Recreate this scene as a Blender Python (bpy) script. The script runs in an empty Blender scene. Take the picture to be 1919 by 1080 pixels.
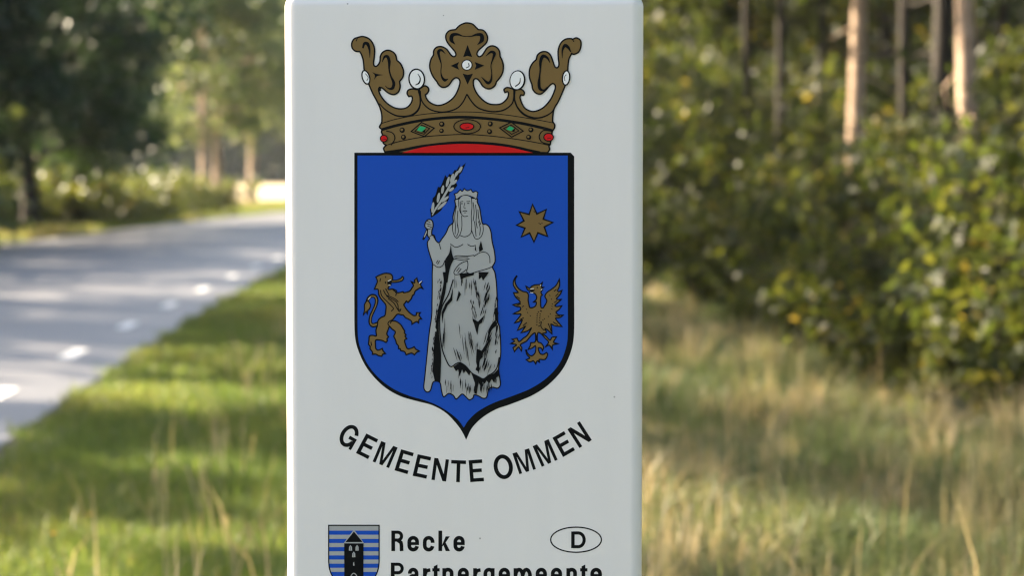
import bpy, bmesh, math
import numpy as np
from mathutils import Vector
from mathutils.geometry import tessellate_polygon

# ------------------------------------------------------------------ camera, sky, sun, exposure
S = bpy.context.scene
C = S.collection
R = math.radians
CAM_Z = 1.6
FPX = 4257.0                      # focal length in photograph pixels (1919 wide)
HORIZON = 322.0
PITCH = math.atan((540 - HORIZON) / FPX)
SIGN_Y = 2.86                     # distance of the sign's face

cam_d = bpy.data.cameras.new('camera')
cam = bpy.data.objects.new('camera', cam_d); C.objects.link(cam)
cam.location = (0, 0, CAM_Z)
cam.rotation_euler = (R(90) - PITCH, 0, 0)
cam_d.sensor_width = 36.0
cam_d.lens = FPX / 1919 * 36.0
cam_d.clip_start = 0.05; cam_d.clip_end = 5000
cam_d.dof.use_dof = True
cam_d.dof.focus_distance = 2.865
cam_d.dof.aperture_fstop = 5.0
S.camera = cam

SUN_EL, SUN_AZ = R(24), R(-68)    # azimuth from +Y (into the picture), negative = to the left
SUN_DIR = Vector((math.sin(SUN_AZ) * math.cos(SUN_EL), math.cos(SUN_AZ) * math.cos(SUN_EL), math.sin(SUN_EL)))
W = bpy.data.worlds.new('World'); S.world = W; W.use_nodes = True
nt = W.node_tree
bg = nt.nodes['Background']
sky = nt.nodes.new('ShaderNodeTexSky'); sky.sky_type = 'NISHITA'; sky.sun_disc = False
sky.sun_elevation = SUN_EL; sky.sun_rotation = SUN_AZ
sky.air_density = 1.0; sky.dust_density = 4.0; sky.ozone_density = 0.3
nt.links.new(sky.outputs[0], bg.inputs[0]); bg.inputs[1].default_value = 0.082
sun_d = bpy.data.lights.new('sun', 'SUN'); sun_d.energy = 5.0; sun_d.angle = R(0.5); sun_d.color = (1.0, 0.83, 0.61)
sun = bpy.data.objects.new('sun', sun_d); C.objects.link(sun)
sun.rotation_euler = (-SUN_DIR).to_track_quat('-Z', 'Y').to_euler()
S.view_settings.view_transform = 'Standard'; S.view_settings.look = 'None'
S.view_settings.gamma = 1.0; S.view_settings.exposure = 2.60
S.render.engine = 'CYCLES'
S.cycles.use_denoising = True
S.cycles.filter_width = 1.25; S.cycles.max_bounces = 6; S.cycles.transparent_max_bounces = 8

# ------------------------------------------------------------------ materials
def new_mat(name):
    m = bpy.data.materials.new(name); m.use_nodes = True
    t = m.node_tree
    return m, t, t.nodes['Principled BSDF']

def plain(name, col, rough=0.5, spec=0.5, coat=0.0):
    m, t, p = new_mat(name)
    p.inputs['Base Color'].default_value = (*col, 1)
    p.inputs['Roughness'].default_value = rough
    p.inputs['Specular IOR Level'].default_value = spec
    if coat: p.inputs['Coat Weight'].default_value = coat; p.inputs['Coat Roughness'].default_value = 0.12
    return m

def ramp(t, stops, fac):
    r = t.nodes.new('ShaderNodeValToRGB')
    e = r.color_ramp.elements
    while len(e) < len(stops): e.new(0.5)
    for k, (pos, col) in enumerate(stops):
        e[k].position = pos; e[k].color = (*col, 1)
    t.links.new(fac, r.inputs[0])
    return r.outputs[0]

def noise(t, scale, detail=4, vec=None, rough=0.55):
    n = t.nodes.new('ShaderNodeTexNoise'); n.inputs['Scale'].default_value = scale
    n.inputs['Detail'].default_value = detail; n.inputs['Roughness'].default_value = rough
    if vec is not None: t.links.new(vec, n.inputs['Vector'])
    return n.outputs['Fac']

def coords(t, kind='Object'):
    return t.nodes.new('ShaderNodeTexCoord').outputs[kind]

def foliage(name, stops, trans=0.45, warm=(1.5, 1.45, 0.7), rough=0.42, spec=0.5):
    """Leaf / blade material: each leaf's own colour from its tint attribute, light shining through it."""
    m, t, p = new_mat(name)
    a = t.nodes.new('ShaderNodeAttribute'); a.attribute_name = 'tint'
    col = ramp(t, stops, a.outputs['Fac'])
    t.links.new(col, p.inputs['Base Color'])
    p.inputs['Roughness'].default_value = rough
    p.inputs['Specular IOR Level'].default_value = spec
    tr = t.nodes.new('ShaderNodeBsdfTranslucent')
    mul = t.nodes.new('ShaderNodeVectorMath'); mul.operation = 'MULTIPLY'; mul.inputs[1].default_value = warm
    t.links.new(col, mul.inputs[0]); t.links.new(mul.outputs[0], tr.inputs['Color'])
    mx = t.nodes.new('ShaderNodeMixShader'); mx.inputs[0].default_value = trans
    t.links.new(p.outputs[0], mx.inputs[1]); t.links.new(tr.outputs[0], mx.inputs[2])
    t.links.new(mx.outputs[0], t.nodes['Material Output'].inputs['Surface'])
    return m

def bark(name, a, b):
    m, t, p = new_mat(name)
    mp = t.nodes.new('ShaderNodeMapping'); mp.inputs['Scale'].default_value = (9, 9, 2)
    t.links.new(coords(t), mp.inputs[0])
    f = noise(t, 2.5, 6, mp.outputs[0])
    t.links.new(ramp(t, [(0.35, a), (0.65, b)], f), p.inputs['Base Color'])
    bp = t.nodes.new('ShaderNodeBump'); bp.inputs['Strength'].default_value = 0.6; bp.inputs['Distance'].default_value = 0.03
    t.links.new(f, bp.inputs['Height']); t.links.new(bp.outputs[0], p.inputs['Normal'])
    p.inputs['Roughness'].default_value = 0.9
    return m

M = {}
# painted sign plate: satin white with faint streaks and specks of dirt
m, t, p = new_mat('white_enamel'); oc = coords(t)
mp = t.nodes.new('ShaderNodeMapping'); mp.inputs['Scale'].default_value = (6, 6, 0.8); t.links.new(oc, mp.inputs[0])
base = ramp(t, [(0.3, (0.825, 0.802, 0.800)), (0.7, (0.858, 0.834, 0.832))], noise(t, 3.0, 5, mp.outputs[0]))
vo = t.nodes.new('ShaderNodeTexVoronoi'); vo.inputs['Scale'].default_value = 42; t.links.new(oc, vo.inputs['Vector'])
sep = t.nodes.new('ShaderNodeSeparateColor'); t.links.new(vo.outputs['Color'], sep.inputs[0])
lt = t.nodes.new('ShaderNodeMath'); lt.operation = 'LESS_THAN'; lt.inputs[1].default_value = 0.05; t.links.new(vo.outputs['Distance'], lt.inputs[0])
gt = t.nodes.new('ShaderNodeMath'); gt.operation = 'GREATER_THAN'; gt.inputs[1].default_value = 0.80; t.links.new(sep.outputs[0], gt.inputs[0])
mu = t.nodes.new('ShaderNodeMath'); mu.operation = 'MULTIPLY'; t.links.new(lt.outputs[0], mu.inputs[0]); t.links.new(gt.outputs[0], mu.inputs[1])
mu2 = t.nodes.new('ShaderNodeMath'); mu2.operation = 'MULTIPLY'; mu2.inputs[1].default_value = 0.6; t.links.new(mu.outputs[0], mu2.inputs[0])
mix = t.nodes.new('ShaderNodeMix'); mix.data_type = 'RGBA'
t.links.new(mu2.outputs[0], mix.inputs[0]); t.links.new(base, mix.inputs[6]); mix.inputs[7].default_value = (0.2, 0.2, 0.19, 1)
t.links.new(mix.outputs[2], p.inputs['Base Color'])
p.inputs['Roughness'].default_value = 0.32; p.inputs['Coat Weight'].default_value = 0.5; p.inputs['Coat Roughness'].default_value = 0.12
M['white'] = m
M['black'] = plain('black_print', (0.005, 0.006, 0.007), 0.45, 0.08)
M['blue'] = plain('blue_print', (0.010, 0.080, 0.50), 0.45, 0.12)
M['gold'] = plain('bronze_gold_print', (0.205, 0.130, 0.046), 0.45, 0.12)
M['silver'] = plain('silver_grey_print', (0.40, 0.412, 0.412), 0.45, 0.12)
M['pearl'] = plain('white_print', (0.90, 0.90, 0.90), 0.4, 0.4)
M['red'] = plain('red_print', (0.62, 0.010, 0.012), 0.45, 0.12)
M['green'] = plain('green_print', (0.03, 0.42, 0.16), 0.45, 0.12)
M['steel'] = plain('galvanised_steel', (0.42, 0.43, 0.44), 0.45, 0.5)
ART = ['black', 'gold', 'blue', 'silver', 'pearl', 'red', 'green']

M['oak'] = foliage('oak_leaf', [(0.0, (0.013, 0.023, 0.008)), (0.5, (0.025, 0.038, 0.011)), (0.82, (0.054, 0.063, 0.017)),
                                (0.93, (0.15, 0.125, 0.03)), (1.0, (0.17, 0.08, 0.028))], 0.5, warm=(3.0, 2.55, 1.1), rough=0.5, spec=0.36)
M['dark_leaf'] = foliage('dark_green_leaf', [(0.0, (0.018, 0.042, 0.018)), (0.6, (0.035, 0.070, 0.026)), (1.0, (0.07, 0.11, 0.03))], 0.30)
M['light_leaf'] = foliage('pale_green_leaf', [(0.0, (0.07, 0.105, 0.035)), (0.6, (0.135, 0.17, 0.07)), (1.0, (0.25, 0.25, 0.125))], 0.42, warm=(1.35, 1.35, 0.9))
M['weed'] = foliage('hedgerow_leaf', [(0.0, (0.07, 0.10, 0.03)), (0.6, (0.13, 0.15, 0.045)), (0.9, (0.21, 0.17, 0.065)), (1.0, (0.38, 0.21, 0.07))], 0.4)
M['far_leaf'] = foliage('far_wood_leaf', [(0.0, (0.03, 0.05, 0.02)), (1.0, (0.07, 0.09, 0.03))], 0.2)
M['grass'] = foliage('verge_grass_blade', [(0.0, (0.055, 0.105, 0.020)), (0.45, (0.105, 0.165, 0.034)), (0.75, (0.19, 0.21, 0.055)),
                                         (0.88, (0.33, 0.27, 0.11)), (1.0, (0.45, 0.34, 0.19))], 0.45, warm=(1.4, 1.3, 1.0), rough=0.5, spec=0.4)
M['straw'] = foliage('dry_grass_blade', [(0.0, (0.060, 0.095, 0.034)), (0.55, (0.12, 0.15, 0.060)), (0.74, (0.205, 0.182, 0.10)),
                                       (1.0, (0.45, 0.365, 0.245))], 0.38, warm=(1.3, 1.25, 0.9), rough=0.5, spec=0.4)
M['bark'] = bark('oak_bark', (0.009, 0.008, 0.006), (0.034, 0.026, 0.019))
M['pale_bark'] = bark('pale_pine_bark', (0.22, 0.155, 0.105), (0.46, 0.34, 0.25))
M['petal'] = plain('yellow_petal', (0.72, 0.42, 0.02), 0.6)
M['stem'] = plain('green_stem', (0.08, 0.13, 0.03), 0.6)

# grass-covered earth
m, t, p = new_mat('verge_earth'); oc = coords(t)
c1 = ramp(t, [(0.3, (0.045, 0.060, 0.018)), (0.55, (0.085, 0.085, 0.034)), (0.75, (0.15, 0.115, 0.060))], noise(t, 0.9, 6, oc))
t.links.new(c1, p.inputs['Base Color']); p.inputs['Roughness'].default_value = 0.95; p.inputs['Specular IOR Level'].default_value = 0.1
M['earth'] = m
m, t, p = new_mat('leaf_litter'); oc = coords(t)
c1 = ramp(t, [(0.3, (0.05, 0.036, 0.02)), (0.6, (0.11, 0.075, 0.04)), (0.8, (0.20, 0.14, 0.08))], noise(t, 7, 6, oc))
t.links.new(c1, p.inputs['Base Color']); p.inputs['Roughness'].default_value = 0.95
M['litter'] = m
m, t, p = new_mat('stubble'); oc = coords(t)
c1 = ramp(t, [(0.3, (0.42, 0.33, 0.18)), (0.7, (0.56, 0.45, 0.27))], noise(t, 0.15, 5, oc))
t.links.new(c1, p.inputs['Base Color']); p.inputs['Roughness'].default_value = 0.95
M['stubble'] = m
m, t, p = new_mat('worn_asphalt'); oc = coords(t)
n1 = noise(t, 140, 3, oc); n2 = noise(t, 0.7, 4, oc)
ad = t.nodes.new('ShaderNodeMath'); ad.operation = 'MULTIPLY_ADD'; ad.inputs[1].default_value = 0.5
t.links.new(n1, ad.inputs[0]); 
hf = t.nodes.new('ShaderNodeMath'); hf.operation = 'MULTIPLY'; hf.inputs[1].default_value = 0.5; t.links.new(n2, hf.inputs[0])
t.links.new(hf.outputs[0], ad.inputs[2])
c1 = ramp(t, [(0.3, (0.118, 0.120, 0.131)), (0.7, (0.192, 0.193, 0.205))], ad.outputs[0])
t.links.new(c1, p.inputs['Base Color']); p.inputs['Roughness'].default_value = 0.5; p.inputs['Specular IOR Level'].default_value = 0.5
M['asphalt'] = m
m, t, p = new_mat('road_paint'); oc = coords(t)
c1 = ramp(t, [(0.3, (0.66, 0.66, 0.65)), (0.6, (0.84, 0.84, 0.83))], noise(t, 20, 5, oc))
t.links.new(c1, p.inputs['Base Color']); p.inputs['Roughness'].default_value = 0.6
M['paint'] = m
m, t, p = new_mat('bare_soil'); oc = coords(t)
c1 = ramp(t, [(0.3, (0.07, 0.058, 0.045)), (0.7, (0.15, 0.125, 0.10))], noise(t, 9, 6, oc))
t.links.new(c1, p.inputs['Base Color']); p.inputs['Roughness'].default_value = 0.95
M['soil'] = m

# ------------------------------------------------------------------ object helpers
def link(name, me, parent=None, mats=()):
    o = bpy.data.objects.new(name, me); C.objects.link(o)
    for mm in mats: me.materials.append(mm)
    if parent is not None: o.parent = parent
    return o

def empty(name, loc=(0, 0, 0), rz=0.0):
    o = bpy.data.objects.new(name, None); C.objects.link(o)
    o.location = loc; o.rotation_euler = (0, 0, rz); o.empty_display_size = 0.2
    return o

def tag(o, label=None, cat=None, group=None, kind=None):
    if label: o['label'] = label
    if cat: o['category'] = cat
    if group: o['group'] = group
    if kind: o['kind'] = kind
    return o

def copy_tree(root):
    r = root.copy(); C.objects.link(r)
    for ch in root.children:
        c = ch.copy(); C.objects.link(c); c.parent = r
        for g in ch.children:
            d = g.copy(); C.objects.link(d); d.parent = c
    return r

def np_mesh(name, verts, loops, starts, totals, tint=None, smooth=False):
    me = bpy.data.meshes.new(name)
    me.vertices.add(len(verts)); me.vertices.foreach_set('co', np.asarray(verts, np.float32).ravel())
    me.loops.add(len(loops)); me.loops.foreach_set('vertex_index', np.asarray(loops, np.int32))
    me.polygons.add(len(starts))
    me.polygons.foreach_set('loop_start', np.asarray(starts, np.int32))
    me.polygons.foreach_set('loop_total', np.asarray(totals, np.int32))
    if smooth: me.polygons.foreach_set('use_smooth', np.ones(len(starts), bool))
    me.update(calc_edges=True)
    if tint is not None:
        a = me.attributes.new('tint', 'FLOAT', 'POINT'); a.data.foreach_set('value', np.asarray(tint, np.float32))
    me.validate()
    return me

def quads_mesh(name, verts, quads, tint=None, smooth=False):
    q = np.asarray(quads, np.int32)
    n = len(q)
    return np_mesh(name, verts, q.ravel(), np.arange(n) * 4, np.full(n, 4), tint, smooth)

def leaf_mesh(name, cen, size, rng, tint, up=0.5, width=0.55):
    """Folded, diamond-shaped leaves at the points cen."""
    n = len(cen)
    d = rng.normal(size=(n, 3)); d[:, 2] -= 0.25; d /= np.linalg.norm(d, axis=1)[:, None]
    w = rng.normal(size=(n, 3)); w[:, 2] += up; nrm = w - (w * d).sum(1)[:, None] * d
    nrm /= np.linalg.norm(nrm, axis=1)[:, None] + 1e-9
    s = np.cross(d, nrm)
    L = size[:, None]
    base = cen - d * L * 0.5; tip = cen + d * L * 0.5 - nrm * L * 0.12
    mid = cen - d * L * 0.03
    a = mid + s * L * width * 0.5 + nrm * L * 0.09; b = mid - s * L * width * 0.5 + nrm * L * 0.09
    v = np.stack([base, a, tip, b], 1).reshape(-1, 3)
    q = np.arange(n * 4).reshape(n, 4)
    return quads_mesh(name, v, q, np.repeat(tint, 4))

class Tubes:
    def __init__(self): self.v = []; self.q = []; self.n = 0
    def add(self, path, rad, sides=7):
        path = np.asarray(path, float); k = len(path)
        tan = np.gradient(path, axis=0); tan /= np.linalg.norm(tan, axis=1)[:, None] + 1e-9
        ref = np.array([0.31, 0.95, 0.05]) if abs(tan[0][2]) > 0.5 else np.array([0.0, 0.1, 1.0])
        u = np.cross(tan, ref); u /= np.linalg.norm(u, axis=1)[:, None] + 1e-9
        w = np.cross(tan, u)
        ang = np.linspace(0, 2 * math.pi, sides, endpoint=False)
        ring = path[:, None, :] + np.asarray(rad)[:, None, None] * (np.cos(ang)[None, :, None] * u[:, None, :] + np.sin(ang)[None, :, None] * w[:, None, :])
        self.v.append(ring.reshape(-1, 3))
        i = np.arange(k - 1)[:, None] * sides; j = np.arange(sides)[None, :]; j2 = (j + 1) % sides
        self.q.append((np.stack([i + j, i + sides + j, i + sides + j2, i + j2], -1).reshape(-1, 4)) + self.n)
        self.n += k * sides
    def mesh(self, name):
        return quads_mesh(name, np.concatenate(self.v), np.concatenate(self.q), smooth=True)

# ------------------------------------------------------------------ the lie of the land
def road_near(y):                 # the road's edge on the sign's side
    return np.where(y > 10, -3.75 + 0.00095 * (y - 42) ** 2, -2.777 + 0.03 * (10 - y))
ROAD_W = 7.4
def wood_edge(y):                 # where the verge meets the wood on the right
    return np.interp(y, [0, 10, 14, 16, 20, 32, 45, 60], [3.9, 3.45, 3.2, 3.0, 2.6, 2.0, 2.6, 5.0])

def grid(name, xs, ys, zf, mat, kind='structure'):
    X, Y = np.meshgrid(xs, ys); Z = zf(X, Y)
    nx, ny = len(xs), len(ys)
    v = np.stack([X, Y, Z], -1).reshape(-1, 3)
    i = np.arange(ny - 1)[:, None] * nx; j = np.arange(nx - 1)[None, :]
    q = np.stack([i + j, i + j + 1, i + nx + j + 1, i + nx + j], -1).reshape(-1, 4)
    o = link(name, quads_mesh(name, v, q, smooth=True), None, [mat])
    o['kind'] = kind
    return o

def bumps(X, Y):
    b = 0.035 * np.sin(X * 1.9 + 0.7 * np.sin(Y * 0.8)) * np.sin(Y * 1.3 + 0.4) + 0.02 * np.sin(X * 4.1 + Y * 2.3)
    side = np.clip((X - road_near(Y) - 0.3) / 0.8, 0, 1) + np.clip((road_near(Y) - ROAD_W - 0.3 - X) / 0.8, 0, 1)
    return b * side * np.clip((150 - np.hypot(X, Y)) / 60, 0, 1)
EX = np.concatenate([[-2500, -900, -300, -120, -60], np.linspace(-40, 25, 131), [60, 120, 300, 900, 2500]])
EY = np.concatenate([[-900, -200, -60], np.linspace(-20, 70, 181), np.linspace(72, 150, 40), [200, 300, 500, 1000, 2500]])
grid('ground', EX, EY, lambda X, Y: bumps(X, Y) - 0.012 * (1 - np.clip(np.abs(bumps(X, Y)) * 400, 0, 1)), M['earth'])

def strip(name, ys, left, right, z, mat, crown=0.0, n=9):
    v = []; q = []
    for k, y in enumerate(ys):
        a, b = float(left(y)), float(right(y))
        for j in range(n):
            f = j / (n - 1)
            v.append((a + (b - a) * f, y, z + crown * (1 - (2 * f - 1) ** 2)))
    for k in range(len(ys) - 1):
        for j in range(n - 1):
            i = k * n + j; q.append((i, i + 1, i + n + 1, i + n))
    o = link(name, quads_mesh(name, v, q, smooth=True), None, [mat])
    o['kind'] = 'structure'
    return o
RY = np.concatenate([np.linspace(-40, 150, 150), np.linspace(155, 260, 20)])
strip('road_shoulder', RY, lambda y: road_near(y) - ROAD_W - 0.35, lambda y: road_near(y) + 0.30, 0.004, M['soil'])
road = strip('road', RY, lambda y: road_near(y) - ROAD_W, lambda y: road_near(y), 0.016, M['asphalt'], crown=0.07)
# broken white edge line on both sides
def dash(y0, off):
    v = []; q = []
    for k in range(4):
        y = y0 + 1.0 * k / 3
        for s in (-0.065, 0.065):
            x = float(road_near(y)) + off + s
            f = (x - float(road_near(y)) + ROAD_W) / ROAD_W
            v.append((x, y, 0.016 + 0.07 * (1 - (2 * f - 1) ** 2) + 0.005))
    for k in range(3): q.append((2 * k, 2 * k + 1, 2 * k + 3, 2 * k + 2))
    return link('edge_line_dash', quads_mesh('edge_line_dash', v, q), road, [M['paint']])
for k in range(24):
    dash(8.15 + 3.6 * k, -0.50)
    if k % 3 == 0: dash(8.6 + 3.6 * k, -ROAD_W + 0.5)
strip('forest_floor', np.linspace(4, 75, 60), lambda y: wood_edge(y) + 0.5 + 0.25 * math.sin(y * 1.7), lambda y: wood_edge(y) + 22, 0.055, M['litter'], n=20)
strip('stubble_field', np.linspace(128, 330, 12), lambda y: -120.0, lambda y: 12.0, 0.03, M['stubble'])

# ------------------------------------------------------------------ the sign
def on_face(px, py):
    """A point of the printed face, measured on the photograph (keystone taken out), in the sign plane: x, z."""
    dx = (px - 959.5) / FPX; dv = (py - 540) / FPX
    dy = math.cos(PITCH) - math.sin(PITCH) * dv
    dz = -math.sin(PITCH) - math.cos(PITCH) * dv
    return dx * SIGN_Y / dy, CAM_Z + dz * SIGN_Y / dy
SX, _ = on_face(870, 300)
sign = empty('municipality_sign', (SX, SIGN_Y, 0))
tag(sign, 'white municipal boundary sign with crowned blue coat of arms on the grass verge', 'sign')
LEFT = on_face(534, 540)[0] - SX; RIGHT = on_face(1205.5, 540)[0] - SX
TOP = on_face(870, -13)[1]; BOT = 0.32; DEEP = 0.075
bm = bmesh.new()
bmesh.ops.create_cube(bm, size=1)
for v in bm.verts:
    v.co = (LEFT if v.co.x < 0 else RIGHT, 0.0 if v.co.y < 0 else DEEP, BOT if v.co.z < 0 else TOP)
bmesh.ops.bevel(bm, geom=list(bm.edges), offset=0.0155, segments=6, profile=0.5, affect='EDGES')
me = bpy.data.meshes.new('panel'); bm.to_mesh(me); bm.free()
for f in me.polygons: f.use_smooth = True
panel = link('panel', me, sign, [M['white']])
mod = panel.modifiers.new('normals', 'WEIGHTED_NORMAL'); mod.keep_sharp = False
for sx in (-0.13, 0.13):
    tb = Tubes(); tb.add([(sx, 0.04, -0.1), (sx, 0.04, 0.2), (sx, 0.04, 0.4)], [0.024] * 3, 16)
    link('post', tb.mesh('post'), sign, [M['steel']])

def smooth_path(pts, closed=False, n=5):
    """Catmull-Rom through the points; a point with a third value is a sharp corner."""
    P = [np.array(p[:2], float) for p in pts]; K = [len(p) > 2 for p in pts]
    N = len(P); out = []
    for i in range(N if closed else N - 1):
        a, b = i, (i + 1) % N
        p0 = P[(a - 1) % N] if (closed or a > 0) else P[a]
        p3 = P[(b + 1) % N] if (closed or b < N - 1) else P[b]
        seg = P[b] - P[a]
        ta = seg if K[a] or (not closed and a == 0) else (P[b] - p0) * 0.5
        tb_ = seg if K[b] or (not closed and b == N - 1) else (p3 - P[a]) * 0.5
        ls = np.linalg.norm(seg)
        for t_ in (ta, tb_):
            l = np.linalg.norm(t_)
            if l > ls * 1.3: t_ *= ls * 1.3 / l
        if K[a] and K[b]: ss = [0.0]
        else: ss = np.arange(n) / n
        for s in ss:
            h00 = 2*s**3 - 3*s**2 + 1; h10 = s**3 - 2*s**2 + s; h01 = -2*s**3 + 3*s**2; h11 = s**3 - s**2
            out.append(h00 * P[a] + h10 * ta + h01 * P[b] + h11 * tb_)
    if not closed: out.append(P[-1])
    return np.array(out)

class Print:
    """Flat printed artwork: filled outlines and strokes laid over one another as very thin film."""
    def __init__(self, film): self.v = []; self.f = []; self.m = []; self.d = film; self.z = (0, 0, 1.0); self.bold = 1.25
    def zoom(self, x, y, s): self.z = (x, y, s); return self
    def to(self, pts): 
        x, y, s = self.z
        return [(x + p[0] / s, y + p[1] / s) + tuple(p[2:]) for p in pts]
    def put(self, pl, faces, mat):
        self.d += 0.000014
        b = len(self.v)
        xz = [on_face(p[0], p[1]) for p in pl]
        self.v += [(x - SX, -self.d, z) for x, z in xz]
        for f in faces:
            ar = 0.0
            for k in range(len(f)):
                x1, z1 = xz[f[k]]; x2, z2 = xz[f[(k + 1) % len(f)]]
                ar += x1 * z2 - x2 * z1
            f = list(f) if ar > 0 else list(reversed(f))
            self.f.append([b + i for i in f]); self.m.append(ART.index(mat))
    def raw_fill(self, pl, mat):
        tri = tessellate_polygon([[Vector((p[0], p[1], 0)) for p in pl]])
        self.put(pl, tri, mat)
    def fill(self, pts, mat, sharp=False, n=5):
        pl = self.to(pts)
        pl = [np.array(p[:2]) for p in pl] if sharp else smooth_path(pl, True, n)
        self.raw_fill(pl, mat)
    def ribbon(self, pl, w, mat, closed=False):
        pl = np.asarray(pl); k = len(pl)
        if closed:
            prev = np.roll(pl, 1, 0); nxt = np.roll(pl, -1, 0)
        else:
            prev = np.vstack([pl[:1], pl[:-1]]); nxt = np.vstack([pl[1:], pl[-1:]])
        d1 = pl - prev; d2 = nxt - pl
        if not closed: d1[0] = d2[0]; d2[-1] = d1[-1]
        d1 = d1 / (np.linalg.norm(d1, axis=1)[:, None] + 1e-9); d2 = d2 / (np.linalg.norm(d2, axis=1)[:, None] + 1e-9)
        tn = d1 + d2; ln = np.linalg.norm(tn, axis=1)[:, None]
        tn = np.where(ln > 0.3, tn / (ln + 1e-9), d2)
        nr = np.stack([-tn[:, 1], tn[:, 0]], 1)
        c = np.clip((nr * np.stack([-d1[:, 1], d1[:, 0]], 1)).sum(1), 0.55, 1)
        w = np.broadcast_to(np.asarray(w, float) * (self.bold if mat == 'black' else 1.0), (k,))
        off = nr * (w / 2 / c)[:, None]
        allp = np.vstack([pl + off, pl - off])
        faces = [(i, (i + 1) % k, k + (i + 1) % k, k + i) for i in range(k if closed else k - 1)]
        self.put(allp, faces, mat)
    def stroke(self, pts, w, mat='black', closed=False, n=5):
        """w in photo pixels, or one width for each point (in the units of the points)."""
        pl0 = self.to(pts)
        pl = smooth_path(pl0, closed, n)
        if isinstance(w, (list, tuple)):
            w = np.interp(np.linspace(0, len(pts) - 1, len(pl)), np.arange(len(pts)), np.array(w) / self.z[2])
        self.ribbon(pl, w, mat, closed)
    def shape(self, pts, mat, w, n=5, sharp=False):
        """Filled outline with a black contour."""
        pl0 = self.to(pts)
        pl = np.array([p[:2] for p in pl0], float) if sharp else smooth_path(pl0, True, n)
        self.raw_fill(pl, mat); self.ribbon(pl, w, 'black', True)
    def ellipse(self, cx, cy, rx, ry, mat, rot=0.0, w=0.0, n=28):
        a = np.linspace(0, 2 * math.pi, n, endpoint=False)
        c, s = math.cos(R(rot)), math.sin(R(rot))
        x = rx * np.cos(a); y = ry * np.sin(a)
        pl = np.array([p[:2] for p in self.to(list(zip(cx + x * c - y * s, cy + x * s + y * c)))])
        if mat: self.raw_fill(pl, mat)
        if w: self.ribbon(pl, w, 'black', True)
    def build(self, name, parent):
        me = bpy.data.meshes.new(name); me.from_pydata(self.v, [], self.f)
        for k in ART: me.materials.append(M[k])
        me.polygons.foreach_set('material_index', self.m); me.update()
        return link(name, me, parent)

# -- the blue shield
SH = (650, 560, 3.857)
P = Print(0.0002)
def sh(pts): return [(SH[0] + p[0] / SH[2], SH[1] + p[1] / SH[2]) + tuple(p[2:]) for p in pts]
outer = [(664, 286, 1), (1069.5, 286, 1), (1076, 293, 1), (1076, 560, 1)] + sh([(1642, 250), (1620, 380), (1560, 510), (1460, 620), (1340, 700),
        (1180, 765), (1080, 800), (980, 860), (905, 935), (862, 1022, 1), (838, 972), (800, 915), (720, 830), (620, 772), (500, 740), (380, 703), (260, 630),
        (150, 510), (85, 380), (58, 260)]) + [(664, 560, 1)]
inner = [(670, 291.4, 1), (1064, 291.4, 1), (1064, 560, 1)] + sh([(1597, 250), (1585, 350), (1540, 465), (1450, 570), (1330, 650), (1200, 703), (1060, 755),
        (950, 815), (880, 880), (845, 934, 1), (810, 885), (750, 832), (660, 775), (560, 735), (450, 703), (340, 655), (240, 582), (160, 490), (105, 380), (80, 270)]) + [(670, 560, 1)]
P.fill(outer, 'black'); P.fill(inner, 'blue')
shield = P.build('coat_of_arms_shield', sign)
tag(shield, 'blue shield with black border')

# -- the star
P = Print(0.0004).zoom(950, 370, 10.8)
star = [(518, 140), (605, 335), (795, 246), (735, 440), (930, 508), (755, 598), (822, 790), (625, 718), (547, 905), (460, 720), (290, 802), (365, 622), (195, 563), (345, 475), (252, 292), (450, 345)]
P.shape(star, 'gold', 2.4, sharp=True)
for a, b in (((545, 270), (555, 310)), ((640, 520), (690, 545)), ((700, 515), (720, 530))): P.stroke([a, b], 1.0)
tag(P.build('star', shield), 'bronze eight-pointed star')

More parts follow.
